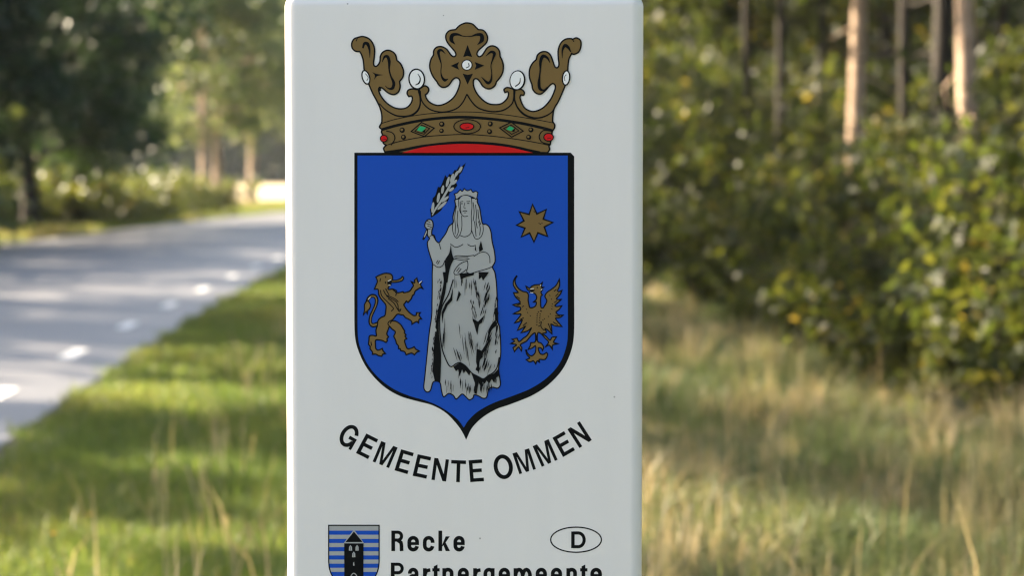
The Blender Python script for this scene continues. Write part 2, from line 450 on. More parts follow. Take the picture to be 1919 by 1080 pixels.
# -- the lion
P = Print(0.0004).zoom(660, 490, 5.4)
P.stroke([(262, 635), (210, 648), (183, 620), (188, 560), (215, 500), (240, 440), (248, 390), (230, 355), (195, 350), (165, 375), (150, 412)], [40, 36, 30, 28, 28, 28, 30, 32, 30, 28, 26])
P.stroke([(275, 632), (210, 646), (185, 620), (190, 560), (215, 500), (240, 440), (246, 390), (230, 357), (195, 353), (168, 376), (155, 412)], [22, 20, 13, 12, 11, 11, 12, 14, 12, 11, 10], 'gold')
P.shape([(160, 400), (185, 440), (176, 480), (158, 498), (152, 540, 1), (142, 505, 1), (112, 548, 1), (125, 490), (125, 440), (142, 408)], 'gold', 1.8)
lion = [(240, 160, 1), (275, 140), (330, 122), (380, 125), (405, 145), (408, 182), (395, 192, 1), (365, 205), (365, 235), (390, 240, 1), (365, 265), (370, 285), (410, 280),
 (448, 297, 1), (442, 312, 1), (470, 318), (515, 308, 1), (522, 318), (580, 303), (605, 270), (620, 242), (595, 203, 1), (632, 217), (630, 190, 1), (655, 168, 1), (662, 200), (680, 222),
 (708, 200, 1), (692, 235), (718, 280, 1), (690, 266), (660, 285), (637, 303), (625, 337, 1), (610, 345, 1), (600, 377, 1), (585, 395, 1), (565, 417, 1), (548, 402, 1), (532, 425, 1), (522, 440),
 (545, 480), (580, 520), (620, 548), (648, 545), (650, 520, 1), (692, 518, 1), (676, 545), (704, 585, 1), (678, 587), (672, 625, 1), (650, 611), (605, 638, 1), (600, 606), (560, 580, 1), (540, 571),
 (518, 545, 1), (490, 541), (470, 534, 1), (450, 541), (415, 585, 1), (402, 602), (440, 606), (490, 640), (515, 680), (532, 705, 1), (528, 725, 1), (545, 745, 1), (535, 758, 1), (552, 785, 1), (530, 800), (540, 845), (560, 885), (600, 880),
 (628, 866, 1), (645, 890), (682, 910, 1), (655, 920), (630, 948, 1), (600, 930), (546, 947, 1), (530, 916), (492, 905, 1), (485, 885, 1), (470, 885, 1), (470, 858, 1), (447, 832, 1), (440, 800), (420, 760, 1), (437, 715), (402, 686),
 (378, 660), (365, 690), (350, 735), (368, 765, 1), (352, 785, 1), (356, 805, 1), (342, 822, 1), (300, 802), (240, 797), (235, 840), (240, 885), (265, 900), (305, 883, 1), (312, 905), (338, 935, 1), (310, 940), (300, 962, 1),
 (265, 955), (240, 941), (205, 942, 1), (205, 920), (180, 887, 1), (183, 862, 1), (165, 842, 1), (170, 800), (175, 757), (210, 750), (245, 755), (240, 700), (255, 650), (262, 600), (290, 570), (330, 550),
 (340, 500), (340, 440), (300, 390), (270, 340), (262, 285), (225, 282, 1), (242, 240), (255, 200)]
P.shape(lion, 'gold', 2.0, n=3)
P.shape([(398, 194), (450, 190), (490, 174), (508, 154), (520, 168), (506, 194), (462, 208), (400, 213)], 'gold', 1.8)
P.fill([(368, 206, 1), (402, 198, 1), (398, 236, 1), (366, 234, 1)], 'black')
P.stroke([(362, 200), (395, 186)], 1.2, 'pearl'); P.stroke([(368, 240), (388, 243)], 1.2, 'pearl'); P.stroke([(676, 222), (704, 200)], 1.3, 'pearl'); P.stroke([(163, 385), (185, 362)], 1.0, 'pearl')
for pts in ([(315, 290), (345, 340), (390, 360), (440, 385), (468, 412)], [(345, 350), (395, 380), (440, 405), (462, 440), (468, 485), (492, 488)], [(285, 290), (300, 350), (350, 405), (395, 450), (418, 480), (395, 505)],
            [(363, 375), (420, 420), (450, 470), (478, 508), (495, 480)], [(410, 590), (372, 612), (362, 635), (380, 660)], [(410, 285), (445, 320), (440, 350)], [(190, 815), (197, 855)], [(338, 150), (341, 168)], [(287, 172), (281, 206)], [(338, 275), (375, 345)], [(400, 600), (385, 630)], [(335, 205), (338, 225)]):
    P.stroke(pts, 1.45)
tag(P.build('lion', shield), 'bronze rampant lion')

# -- the eagle
P = Print(0.0004).zoom(940, 500, 5.4)
eagle = [(415, 155, 1), (390, 180), (335, 185), (300, 202), (285, 220), (245, 195, 1), (262, 233), (288, 240), (330, 240), (278, 258, 1), (322, 266), (347, 285), (355, 312), (345, 340), (318, 360, 1), (350, 358), (345, 395), (315, 415),
 (285, 413), (276, 380), (268, 340), (272, 290), (255, 260), (215, 250), (175, 225), (147, 187), (136, 142), (155, 90, 1), (126, 130), (118, 180), (140, 225), (167, 262), (120, 263, 1), (143, 310), (180, 345), (185, 368), (112, 385, 1), (150, 403), (186, 410),
 (190, 440), (115, 477, 1), (160, 480), (197, 486), (128, 572, 1), (180, 556), (210, 542), (158, 647, 1), (215, 620), (241, 606), (196, 670, 1), (250, 656), (280, 640), (302, 620), (286, 655), (255, 700), (220, 725), (177, 760), (157, 725, 1), (103, 735, 1), (130, 756),
 (88, 780, 1), (135, 786), (150, 796), (115, 820, 1), (130, 862, 1), (155, 830), (175, 816), (200, 857, 1), (205, 820), (190, 790), (250, 756), (268, 735), (300, 697), (337, 670), (343, 700), (340, 762), (295, 770, 1), (290, 800), (268, 840, 1), (310, 825), (342, 802),
 (346, 840), (335, 880), (300, 905), (265, 880), (245, 840, 1), (255, 890), (285, 925), (248, 942, 1), (285, 966), (322, 955), (346, 988, 1), (360, 955), (386, 972, 1), (381, 940), (440, 940), (466, 890), (455, 870, 1), (420, 890), (390, 880), (375, 850), (372, 822), (400, 825),
 (415, 852, 1), (425, 815), (400, 775), (366, 760), (362, 692), (371, 667), (400, 680), (440, 725), (475, 765), (440, 817, 1), (482, 796), (515, 842, 1), (516, 796), (578, 780, 1), (526, 765), (557, 710, 1), (510, 716), (490, 745), (450, 706), (415, 677), (452, 668), (441, 627),
 (475, 650), (510, 683, 1), (506, 620), (500, 582), (540, 600), (612, 607, 1), (570, 560), (546, 522), (590, 515), (627, 490, 1), (580, 490), (550, 462), (580, 435), (611, 395, 1), (560, 405), (540, 392), (580, 355), (607, 330, 1), (570, 335), (556, 322), (590, 285), (612, 238, 1),
 (577, 254), (567, 240), (586, 190), (585, 122, 1), (555, 185), (510, 225), (460, 260), (438, 300), (457, 340), (450, 370), (432, 400), (420, 418), (398, 410), (394, 350), (398, 300), (412, 287, 1), (398, 260), (412, 235, 1), (400, 225), (428, 208, 1), (402, 203)]
P.shape(eagle, 'gold', 1.9, n=3)
for pts in ([(290, 225), (325, 222)], [(290, 262), (320, 266)], [(392, 195), (398, 182)], [(398, 238), (410, 226)]): P.stroke(pts, 1.2, 'pearl')
P.ellipse(362, 211, 8, 7, 'black')
for k, (x, y) in enumerate([(372, 462), (362, 480), (360, 500), (358, 522), (356, 545), (357, 565), (356, 590), (395, 450), (390, 482), (388, 500), (386, 520), (384, 545), (383, 570), (382, 600), (402, 455), (398, 560), (376, 605)]): P.stroke([(x - 6, y), (x + 7, y - 4)], 1.1)
for x, y in [(222, 400), (262, 465), (290, 498), (252, 432), (210, 405), (505, 330), (512, 378), (510, 402), (508, 430), (492, 478), (474, 505), (432, 527), (418, 540), (488, 292)]: P.stroke([(x - 4, y - 5), (x + 5, y + 4)], 1.0)
for pts in ([(402, 560), (398, 605), (425, 640), (445, 640)], [(470, 575), (490, 620), (500, 655)], [(180, 540), (225, 515)], [(215, 600), (255, 565)], [(150, 300), (185, 325)], [(150, 395), (195, 375)], [(545, 300), (575, 270)], [(530, 365), (560, 345)], [(540, 495), (590, 500)], [(520, 560), (570, 590)], [(350, 690), (352, 750)], [(530, 250), (555, 230)]):
    P.stroke(pts, 1.35)
tag(P.build('eagle', shield), 'bronze displayed eagle')

# -- the maiden
P = Print(0.0004)
Z3 = (780, 290, 4.5); Z4 = (780, 510, 4.322)
def z3(pts): return [(Z3[0] + p[0] / Z3[2], Z3[1] + p[1] / Z3[2]) + tuple(p[2:]) for p in pts]
def z4(pts): return [(Z4[0] + p[0] / Z4[2], Z4[1] + p[1] / Z4[2]) + tuple(p[2:]) for p in pts]
# palm branch
P.zoom(*Z3)
P.stroke([(128, 560), (95, 640), (58, 718)], [16, 24, 14]); P.stroke([(92, 640), (68, 695)], [10, 8], 'silver')
P.fill([(125, 530, 1), (116, 460, 1), (130, 440), (140, 365, 1), (160, 345), (183, 270, 1), (205, 270), (245, 170, 1), (262, 190), (278, 160, 1), (300, 165), (325, 125, 1), (340, 130), (372, 75, 1), (368, 108), (420, 66, 1), (388, 140), (362, 175, 1), (362, 200), (335, 235, 1), (345, 260),
        (312, 300, 1), (285, 320), (275, 345, 1), (275, 375, 1), (255, 410, 1), (235, 425), (210, 470, 1), (185, 490), (150, 515, 1)], 'black', n=3)
for x, y, r_, l in ((140, 445, -83, 40), (187, 362, -80, 38), (223, 293, -80, 32), (266, 228, -75, 40), (302, 195, -72, 34), (340, 160, -60, 26), (218, 428, -42, 46), (243, 375, -38, 34), (296, 293, -35, 24), (322, 232, -45, 26), (372, 126, -60, 28)):
    P.ellipse(x, y, l * 1.15, 12, 'silver', r_, n=12)
P.stroke([(135, 510), (165, 455), (215, 380), (265, 295), (310, 215), (350, 140)], [8, 16, 20, 20, 18, 8], 'silver')
P.stroke([(165, 440), (215, 362), (262, 280)], 0.5)
body = z3([(335, 375), (332, 430), (310, 520), (312, 572), (277, 603), (252, 660), (218, 708), (192, 742), (165, 722), (152, 682), (132, 672), (132, 640), (142, 605), (140, 570), (124, 548), (95, 550), (75, 580), (75, 612), (95, 630), (94, 665), (100, 690), (112, 708), (95, 738), (100, 790), (120, 860), (138, 920), (135, 1000)]) + \
       z4([(130, 100), (128, 250), (125, 360), (105, 500), (85, 700), (70, 850), (62, 940), (85, 973), (115, 960), (135, 895), (165, 885), (195, 902), (205, 960), (222, 1012), (262, 985), (300, 1000), (325, 1030), (370, 990), (400, 1010), (430, 1037), (460, 1020), (470, 995), (505, 1005), (540, 1024), (570, 1015), (587, 950),
           (620, 935), (660, 942), (682, 910), (670, 820), (668, 770), (685, 650), (675, 450), (660, 400), (655, 200), (650, 100)]) + \
       z3([(672, 1050), (662, 990), (643, 947), (665, 900), (660, 820), (640, 730), (632, 660), (615, 610), (590, 588), (560, 582), (548, 530), (535, 450), (515, 400), (510, 368)])
P.z = (0, 0, 1)
P.shape(body, 'silver', 1.8, n=4)
P.zoom(*Z3)
P.shape([(338, 376), (328, 345), (320, 330, 1), (345, 322), (355, 312), (372, 294, 1), (388, 308), (405, 285, 1), (430, 303), (462, 292, 1), (478, 316), (500, 308), (520, 318, 1), (508, 372), (485, 362), (430, 342), (380, 350)], 'silver', 1.5)
P.fill([(362, 390), (362, 440), (376, 490), (402, 518), (440, 516), (463, 500), (467, 440), (464, 370), (430, 346), (385, 352)], 'silver')
for pts in ([(358, 372), (360, 440), (375, 492), (402, 520), (437, 517)], [(466, 362), (470, 440), (464, 520), (468, 600), (464, 655)], [(383, 515), (385, 560), (384, 620), (368, 675), (345, 705)], [(310, 560), (306, 630), (322, 685), (345, 706)],
            [(468, 640), (492, 700), (516, 712), (548, 690), (565, 640), (562, 585)], [(340, 430), (325, 520), (330, 600), (328, 670)], [(352, 470), (345, 560), (352, 620)], [(350, 590), (355, 650), (340, 690)], [(480, 400), (488, 480), (480, 560)], [(500, 420), (508, 500), (505, 560), (515, 620)],
            [(520, 460), (528, 540), (545, 590)], [(492, 560), (500, 640), (505, 690)], [(525, 560), (540, 620), (535, 680)], [(370, 400), (375, 470), (380, 500)], [(368, 680), (405, 692), (440, 682), (466, 655)], [(288, 752), (330, 780), (370, 770), (396, 755)], [(432, 755), (465, 772), (502, 764)],
            [(318, 862), (350, 852), (420, 856), (490, 848)], [(315, 878), (380, 888), (450, 878)], [(330, 870), (440, 866)], [(485, 858), (540, 826), (590, 826), (618, 860), (622, 915)], [(640, 945), (600, 962), (520, 985), (455, 1003), (425, 990)], [(430, 890), (436, 930), (425, 990)],
            [(428, 895), (380, 915), (345, 945), (318, 990), (330, 1012), (372, 1005), (425, 968)], [(340, 985), (365, 950)], [(350, 1000), (380, 960)], [(192, 742), (208, 800)], [(138, 922), (185, 950), (222, 935), (242, 892)], [(168, 915), (185, 890)], [(180, 925), (198, 895)], [(300, 870), (278, 960), (262, 1075)],
            [(92, 560), (120, 570)], [(85, 580), (130, 592)], [(95, 600), (132, 612)], [(100, 700), (135, 680), (160, 715)], [(92, 630), (128, 622)]):
    P.stroke(pts, 1.1)
P.stroke([(370, 397), (396, 392)], 0.9); P.stroke([(424, 394), (455, 392)], 0.9); P.stroke([(376, 412), (392, 412)], 1.3); P.stroke([(430, 410), (448, 410)], 1.3)
P.stroke([(410, 405), (402, 445), (418, 452)], 0.8); P.stroke([(392, 476), (412, 472), (430, 476)], 1.2); P.stroke([(404, 489), (420, 489)], 0.9)
P.fill([(292, 755, 1), (278, 830), (242, 895), (246, 985), (234, 1080, 1), (262, 1080, 1), (276, 1000), (292, 935), (318, 882, 1), (302, 830)], 'black')
P.fill([(546, 725, 1), (564, 800, 1), (532, 822, 1), (528, 785, 1)], 'black'); P.fill([(500, 760, 1), (508, 820, 1), (494, 800, 1)], 'black')
P.fill([(355, 1008, 1), (435, 995, 1), (440, 1018, 1), (400, 1030, 1), (380, 1020, 1)], 'black')
# skirt: the dark gap, the overskirt's hem and the folds
P.zoom(*Z4)
P.fill([(215, 0, 1), (222, 80), (200, 200), (172, 330), (155, 450, 1), (165, 470, 1), (146, 560), (140, 700), (132, 800, 1), (150, 880, 1), (195, 892, 1), (202, 680), (186, 500), (185, 380), (208, 275), (235, 170), (250, 60), (262, 0, 1)], 'black')
P.stroke([(300, 60), (262, 180), (212, 275), (190, 380), (195, 520), (215, 640), (258, 745), (285, 768), (320, 745), (355, 735), (400, 762), (450, 818), (500, 846), (545, 866), (585, 838), (622, 818), (655, 772), (672, 690)], 1.7)
P.fill([(490, 620, 1), (530, 638, 1), (560, 590, 1), (592, 545, 1), (580, 600), (542, 660, 1), (538, 690, 1), (515, 720), (508, 812, 1), (480, 792, 1), (492, 760, 1), (485, 720)], 'black')
P.fill([(455, 375, 1), (500, 402, 1), (552, 350, 1), (532, 412, 1), (510, 430), (495, 512, 1), (482, 470, 1), (470, 425)], 'black')
P.fill([(642, 385, 1), (655, 430, 1), (612, 470), (588, 540, 1), (560, 590, 1), (576, 530), (600, 440)], 'black')
P.fill([(632, 300, 1), (660, 280, 1), (664, 430, 1), (640, 380, 1)], 'black')
P.fill([(448, 822, 1), (500, 850), (545, 870), (585, 842), (630, 822), (668, 780, 1), (668, 845, 1), (640, 860, 1), (632, 900, 1), (612, 868, 1), (590, 905, 1), (570, 880, 1), (556, 905, 1), (540, 890, 1), (520, 925, 1), (505, 890, 1), (490, 990, 1), (472, 985, 1), (475, 900, 1)], 'black')
P.fill([(300, 768, 1), (355, 738), (400, 765), (440, 812, 1), (430, 840, 1), (400, 800, 1), (385, 822, 1), (372, 790, 1), (350, 850, 1), (340, 790, 1), (322, 805, 1)], 'black')
P.fill([(360, 60, 1), (352, 10, 1), (440, 10, 1), (470, 0, 1), (465, 25, 1), (405, 40, 1)], 'black')
P.fill([(505, 0, 1), (590, 0, 1), (570, 30, 1), (540, 70, 1), (530, 40, 1), (508, 60, 1)], 'black')
P.fill([(345, 150, 1), (362, 180, 1), (335, 235, 1), (325, 235, 1)], 'black')
P.fill([(205, 330, 1), (235, 260, 1), (275, 210, 1), (300, 120, 1), (292, 230, 1), (255, 270, 1), (222, 340, 1), (212, 420, 1)], 'black')
rng = np.random.default_rng(11)
def hatch(x0, y0, x1, y1, n, L, lean, w0=1.0):
    for _ in range(int(n * 1.2)):
        f = rng.random(); x = x0 + (x1 - x0) * f + rng.normal() * 9; y = y0 + (y1 - y0) * f + rng.normal() * 14
        l = L * (0.5 + rng.random()); s = 5.6 * w0 * (0.5 + rng.random())
        P.stroke([(x, y), (x + lean * l * 0.5 + rng.normal() * 2, y + l * 0.5), (x + lean * l, y + l)], [1.5, s, 1.5], n=2)
hatch(150, 480, 128, 860, 30, 26, -0.1, 1.0); hatch(205, 30, 160, 420, 26, 30, -0.2)
hatch(300, 40, 470, 60, 12, 80, -0.02, 0.8); hatch(470, 60, 520, 240, 14, 60, 0.15, 0.9); hatch(590, 60, 545, 330, 20, 60, -0.25, 1.0)
hatch(450, 240, 480, 400, 12, 40, 0.1); hatch(640, 200, 660, 640, 22, 50, -0.15, 1.0); hatch(620, 400, 560, 700, 26, 55, -0.35, 1.0)
hatch(235, 360, 225, 560, 8, 120, -0.05, 0.7); hatch(335, 400, 420, 620, 9, 110, 0.12, 0.6); hatch(300, 620, 345, 660, 6, 70, 0.3, 0.9); hatch(420, 440, 470, 640, 9, 90, 0.18, 0.8)
hatch(250, 880, 300, 920, 6, 70, -0.05, 0.8); hatch(335, 830, 440, 930, 12, 60, -0.02, 0.8); hatch(470, 900, 600, 890, 20, 50, -0.05, 1.0); hatch(630, 820, 650, 870, 7, 45, 0.0)
hatch(505, 560, 520, 760, 12, 45, -0.1, 1.0); hatch(560, 700, 620, 760, 10, 60, -0.25, 0.8)
tag(P.build('maiden', shield), 'silver crowned maiden with palm branch')

# -- the crown
ZA = (640, 30, 4.0); ZB = (860, 30, 4.0)
def za(pts): return [(ZA[0] + p[0] / ZA[2], ZA[1] + p[1] / ZA[2]) + tuple(p[2:]) for p in pts]
def zb(pts): return [(ZB[0] + p[0] / ZB[2], ZB[1] + p[1] / ZB[2]) + tuple(p[2:]) for p in pts]
P = Print(0.0009)
crown = za([(328, 1024, 1), (316, 992), (335, 968, 1), (316, 955), (308, 935), (296, 918), (308, 892), (300, 870), (305, 850, 1), (285, 832), (298, 806), (303, 790, 1), (302, 740), (290, 690), (265, 635), (235, 580), (205, 510), (180, 450), (170, 400), (165, 340), (152, 292), (137, 265, 1), (105, 262), (80, 237), (78, 200),
   (95, 170), (125, 158, 1), (160, 152), (205, 168), (235, 205), (248, 250), (245, 310), (240, 355), (250, 375), (270, 370), (288, 340), (292, 300), (310, 270), (345, 255), (380, 265), (405, 290), (415, 330, 1), (445, 360), (465, 410), (460, 455), (435, 490, 1), (440, 530), (425, 570), (390, 588), (350, 575), (320, 550),
   (300, 536), (279, 542), (284, 575), (310, 620), (350, 660), (400, 688), (450, 695), (490, 685), (520, 655), (532, 620), (525, 600), (505, 603, 1), (492, 580), (500, 555), (530, 545), (560, 550), (580, 548), (600, 535), (622, 522), (646, 532), (655, 555), (643, 578), (628, 590, 1), (636, 615), (660, 645), (700, 665), (740, 668),
   (790, 650), (840, 610), (870, 560), (888, 500), (880, 470), (855, 462), (830, 480), (810, 510), (785, 530), (755, 533), (730, 515), (715, 490, 1), (685, 450), (665, 400), (662, 360), (672, 320), (690, 290, 1), (693, 255), (715, 232), (750, 228), (785, 245), (805, 270), (825, 295), (845, 303), (858, 290), (850, 265), (825, 235),
   (800, 205), (783, 170), (785, 135), (810, 108), (855, 100, 1), (885, 70), (915, 55), (940, 50)]) + \
   zb([(100, 58), (130, 85), (145, 100, 1), (180, 105), (205, 130), (215, 165), (205, 200), (175, 230), (145, 258), (135, 285), (150, 303), (172, 295), (190, 270), (215, 235), (250, 222), (285, 235), (305, 265), (308, 300, 1), (325, 335), (333, 380), (325, 430), (300, 470), (282, 490, 1), (270, 520), (240, 542), (210, 543), (180, 525),
   (160, 495), (140, 472), (118, 470), (108, 490), (112, 530), (135, 580), (175, 625), (220, 655), (270, 663), (320, 655), (360, 620), (372, 585), (365, 567), (345, 572, 1), (338, 550), (360, 535), (395, 542), (417, 555), (440, 550), (470, 550), (490, 570), (485, 592), (465, 590, 1), (458, 610), (470, 650), (495, 690), (540, 713),
   (585, 710), (640, 680), (690, 620), (720, 550), (722, 520), (705, 505), (680, 520), (650, 555), (615, 583), (580, 578), (555, 550), (548, 515, 1), (530, 460), (530, 400), (550, 355), (580, 325, 1), (590, 290), (620, 268), (655, 267), (685, 290), (705, 340), (720, 380), (740, 385), (750, 360), (745, 310), (745, 250), (765, 200),
   (800, 172), (840, 168), (852, 174, 1), (880, 162), (910, 180), (915, 220), (900, 265), (865, 285), (845, 280, 1), (825, 320), (818, 370), (815, 420), (803, 500), (780, 560), (745, 640), (715, 690), (705, 740), (702, 790, 1), (718, 815), (715, 840), (700, 862, 1), (697, 885), (706, 910), (690, 935), (685, 960, 1), (675, 975), (680, 1000), (665, 1024, 1)])
P.shape(crown, 'gold', 2.3, n=4)
P.z = (0, 0, 1)
P.stroke(za([(303, 803), (420, 770), (600, 738), (780, 722), (940, 718)]) + zb([(200, 725), (400, 747), (600, 780), (705, 800)]), 1.2)
P.stroke(za([(305, 850), (420, 818), (600, 782), (780, 762), (940, 758)]) + zb([(250, 772), (450, 800), (600, 832), (700, 858)]), 4.2)
P.stroke(za([(335, 968), (450, 936), (620, 905), (780, 892), (940, 887)]) + zb([(250, 900), (450, 926), (600, 952), (680, 970)]), 1.4)
red = za([(455, 1025, 1), (600, 985), (760, 965), (940, 958)]) + zb([(250, 968), (400, 988), (555, 1025, 1)])
P.stroke(za([(330, 1022), (460, 1003), (600, 976), (800, 953), (940, 948)]) + zb([(250, 958), (400, 978), (520, 1005), (610, 1024)]), 4.0)
P.zoom(*ZA)
P.stroke([(284, 655), (330, 702), (400, 742), (460, 752), (520, 745), (565, 715), (588, 670), (590, 615), (580, 552)], [6, 7, 9, 10, 12, 12, 10, 9, 16])
P.stroke([(590, 560), (597, 620), (622, 665), (670, 702), (740, 719), (810, 712), (870, 688), (910, 645), (940, 585)], 2.0)
P.fill([(945, 215, 1), (912, 306, 1), (945, 298, 1), (980, 306, 1)], 'black'); P.fill([(818, 372, 1), (882, 343, 1), (870, 372, 1), (882, 402, 1)], 'black'); P.fill([(945, 512, 1), (908, 430, 1), (945, 440, 1), (986, 430, 1)], 'black')
P.stroke([(852, 212), (824, 178), (832, 142), (870, 136), (905, 148), (940, 152)], [2, 24, 22, 14, 6, 4])
P.stroke([(780, 282), (748, 254), (727, 268), (735, 312), (748, 362), (745, 420), (755, 460), (775, 480), (800, 470)], [2, 14, 18, 12, 5, 5, 12, 18, 3])
P.stroke([(305, 345), (322, 306), (345, 303), (358, 340), (358, 400), (370, 450), (392, 500), (382, 540), (352, 542), (325, 520)], [3, 13, 18, 18, 9, 9, 18, 18, 8, 2])
P.fill([(230, 418, 1), (262, 432), (314, 440, 1), (266, 450), (245, 477, 1), (250, 445)], 'black')
P.stroke([(160, 240), (172, 205), (196, 208), (210, 250), (213, 312)], [10, 16, 20, 12, 2]); P.stroke([(108, 188), (120, 165)], 1.3)
P.stroke([(292, 560), (285, 535), (300, 540)], 2.5)
P.ellipse(183, 458, 27, 52, 'pearl', -16, 2.0); P.stroke([(180, 430), (200, 458), (190, 484)], 1.0)
P.ellipse(564, 471, 58, 74, 'pearl', -6, 2.2); P.stroke([(572, 432), (590, 465), (582, 500), (555, 516)], [3, 7, 9, 5])
for x, y, r_ in ((455, 855, 20), (465, 908, 19), (752, 810, 20), (750, 860, 17)): P.ellipse(x, y, r_, r_, 'black'); P.ellipse(x - 3, y - 3, r_ * 0.5, r_ * 0.5, 'gold')
P.stroke([(522, 865, 1), (600, 797, 1), (695, 840, 1), (622, 903, 1)], 1.7, closed=True); P.stroke([(550, 863, 1), (602, 816, 1), (660, 842, 1), (620, 885, 1)], 1.3, closed=True)
P.stroke([(335, 860), (385, 878), (400, 920), (372, 968)], 1.6)
P.zoom(*ZB)
P.stroke([(60, 585), (95, 640), (140, 685), (200, 708), (270, 716), (340, 702), (395, 660), (412, 610), (414, 556)], 2.0)
P.stroke([(416, 556), (416, 620), (440, 685), (490, 738), (560, 763), (630, 756), (690, 725), (716, 690)], [14, 9, 9, 12, 10, 8, 7, 6])
P.fill([(190, 370, 1), (118, 343, 1), (130, 370, 1), (118, 402, 1)], 'black')
P.stroke([(138, 215), (172, 180), (168, 142), (132, 138), (95, 150), (60, 152)], [2, 24, 22, 14, 6, 4])
P.stroke([(200, 300), (240, 268), (265, 280), (255, 320), (240, 370), (246, 430), (240, 482), (215, 500), (168, 455)], [2, 14, 20, 10, 5, 5, 14, 18, 2])
P.stroke([(684, 352), (662, 312), (630, 300), (612, 340), (610, 400), (605, 450), (600, 500), (606, 542), (636, 556), (662, 530)], [2, 13, 20, 18, 9, 9, 18, 18, 10, 2])
P.stroke([(775, 315), (776, 255), (795, 220), (820, 235), (838, 268)], [2, 10, 20, 16, 6]); P.stroke([(850, 172), (862, 192)], 1.3)
P.ellipse(60, 366, 42, 42, 'black'); P.ellipse(60, 366, 35, 35, 'pearl'); P.stroke([(72, 352), (76, 376), (54, 388)], 1.3)
P.ellipse(439, 481, 60, 76, 'black', 8); P.ellipse(436, 480, 50, 67, 'pearl', 8); P.stroke([(460, 462), (455, 500), (422, 528)], [3, 7, 6])
P.ellipse(803, 463, 27, 54, 'pearl', 6, 2.0); P.stroke([(805, 438), (792, 455), (794, 485)], 1.0)
for x, y in ((235, 808), (230, 866), (540, 853), (523, 908)): P.ellipse(x, y, 19, 19, 'black'); P.ellipse(x - 3, y - 3, 9, 9, 'gold')
P.stroke([(305, 838, 1), (392, 795, 1), (482, 862, 1), (395, 907, 1)], 1.7, closed=True); P.stroke([(335, 841, 1), (393, 816, 1), (450, 860, 1), (395, 886, 1)], 1.3, closed=True)
P.ellipse(62, 828, 100, 53, None, 0, 1.5)
P.stroke([(690, 862), (632, 858), (602, 900), (622, 945), (682, 962)], 1.6)
crown_o = P.build('crown', sign)
tag(crown_o, 'bronze crown with pearls and jewels')
P = Print(0.0026); P.fill(red, 'red'); tag(P.build('crown_lining', crown_o), 'red lining below the crown')
for zoom, pts in ((ZA, [(565, 856), (588, 824), (634, 836), (602, 868)]), (ZB, [(353, 850), (380, 824), (414, 840), (394, 862)])):
    P = Print(0.0026).zoom(*zoom); P.fill(pts, 'green', sharp=True)
    x, y = pts[3]; P.fill([(x - 2, y + 1), (x + 30, y - 22), (x + 22, y + 6)], 'black', sharp=True)
    P.build('emerald', crown_o)
for x, y, rx, ry in ((60, 828, 52, 27), (672, 908, 36, 29), (-562, 918, 26, 25)):
    P = Print(0.0026).zoom(*ZB); P.ellipse(x, y, rx + 4, ry + 4, 'black'); P.ellipse(x, y, rx - 4, ry - 4, 'red'); P.stroke([(x - 10, y + ry * 0.35), (x + 18, y + ry * 0.2)], 0.9)
    P.build('ruby', crown_o)

# -- lettering along the arc
def letter(ch, bl, br, tl, zoom):
    P = Print(0.0002).zoom(*zoom); P.bold = 1.0
    bl, br, tl = map(np.array, (bl, br, tl)); u = br - bl; w = tl - bl
    Lw = np.linalg.norm(u); Lh = np.linalg.norm(w)
    def T(x, y): return tuple(bl + u * x + w * y)
    s = 0.165 * Lh / Lw; h = 0.163        # stem width across and up
    def poly(*pp): P.fill([T(*q) for q in pp], 'black', sharp=True)
    if ch == 'E':
        poly((0, 0), (1, 0), (1, h), (s, h), (s, 0.43), (0.9, 0.43), (0.9, 0.43 + h), (s, 0.43 + h), (s, 1 - h), (0.98, 1 - h), (0.98, 1), (0, 1))
    elif ch == 'M':
        s = 0.135 * Lh / Lw
        poly((0, 0), (s, 0), (s, 0.80), (0.5 - s * 0.55, 0), (0.5 + s * 0.55, 0), (1 - s, 0.80), (1 - s, 0), (1, 0), (1, 1), (1 - s * 1.55, 1), (0.5, 0.22), (s * 1.55, 1), (0, 1))
    elif ch == 'N':
        s = 0.15 * Lh / Lw
        poly((0, 0), (s, 0), (s, 0.70), (1 - s * 1.1, 0), (1, 0), (1, 1), (1 - s, 1), (1 - s, 0.32), (s * 1.15, 1), (0, 1))
    elif ch == 'T':
        poly((0.5 - s / 2, 0), (0.5 + s / 2, 0), (0.5 + s / 2, 1 - h), (1, 1 - h), (1, 1), (0, 1), (0, 1 - h), (0.5 - s / 2, 1 - h))
    elif ch == 'O':
        a = np.linspace(0, 2 * math.pi, 36, endpoint=False)
        pl = np.array(P.to([T(0.5 + (0.5 - s / 2) * math.cos(q), 0.5 + (0.51 - h / 2) * math.sin(q)) for q in a]))
        P.ribbon(pl, h * Lh / zoom[2], 'black', True)
    elif ch == 'G':
        a = np.linspace(R(22), R(338), 34)
        pl = np.array(P.to([T(0.5 + (0.5 - s / 2) * math.cos(q), 0.5 + (0.51 - h / 2) * math.sin(q)) for q in a]))
        P.ribbon(pl, h * Lh / zoom[2], 'black')
        poly((0.54, 0.38), (0.54, 0.53), (1.0, 0.53), (1.0, 0.0), (1 - s * 0.72, 0.0), (1 - s * 0.85, 0.38))
    return P.build('letter', None)
TA = (620, 770, 8.307); TB = (750, 830, 11.288); TC = (910, 780, 7.714)
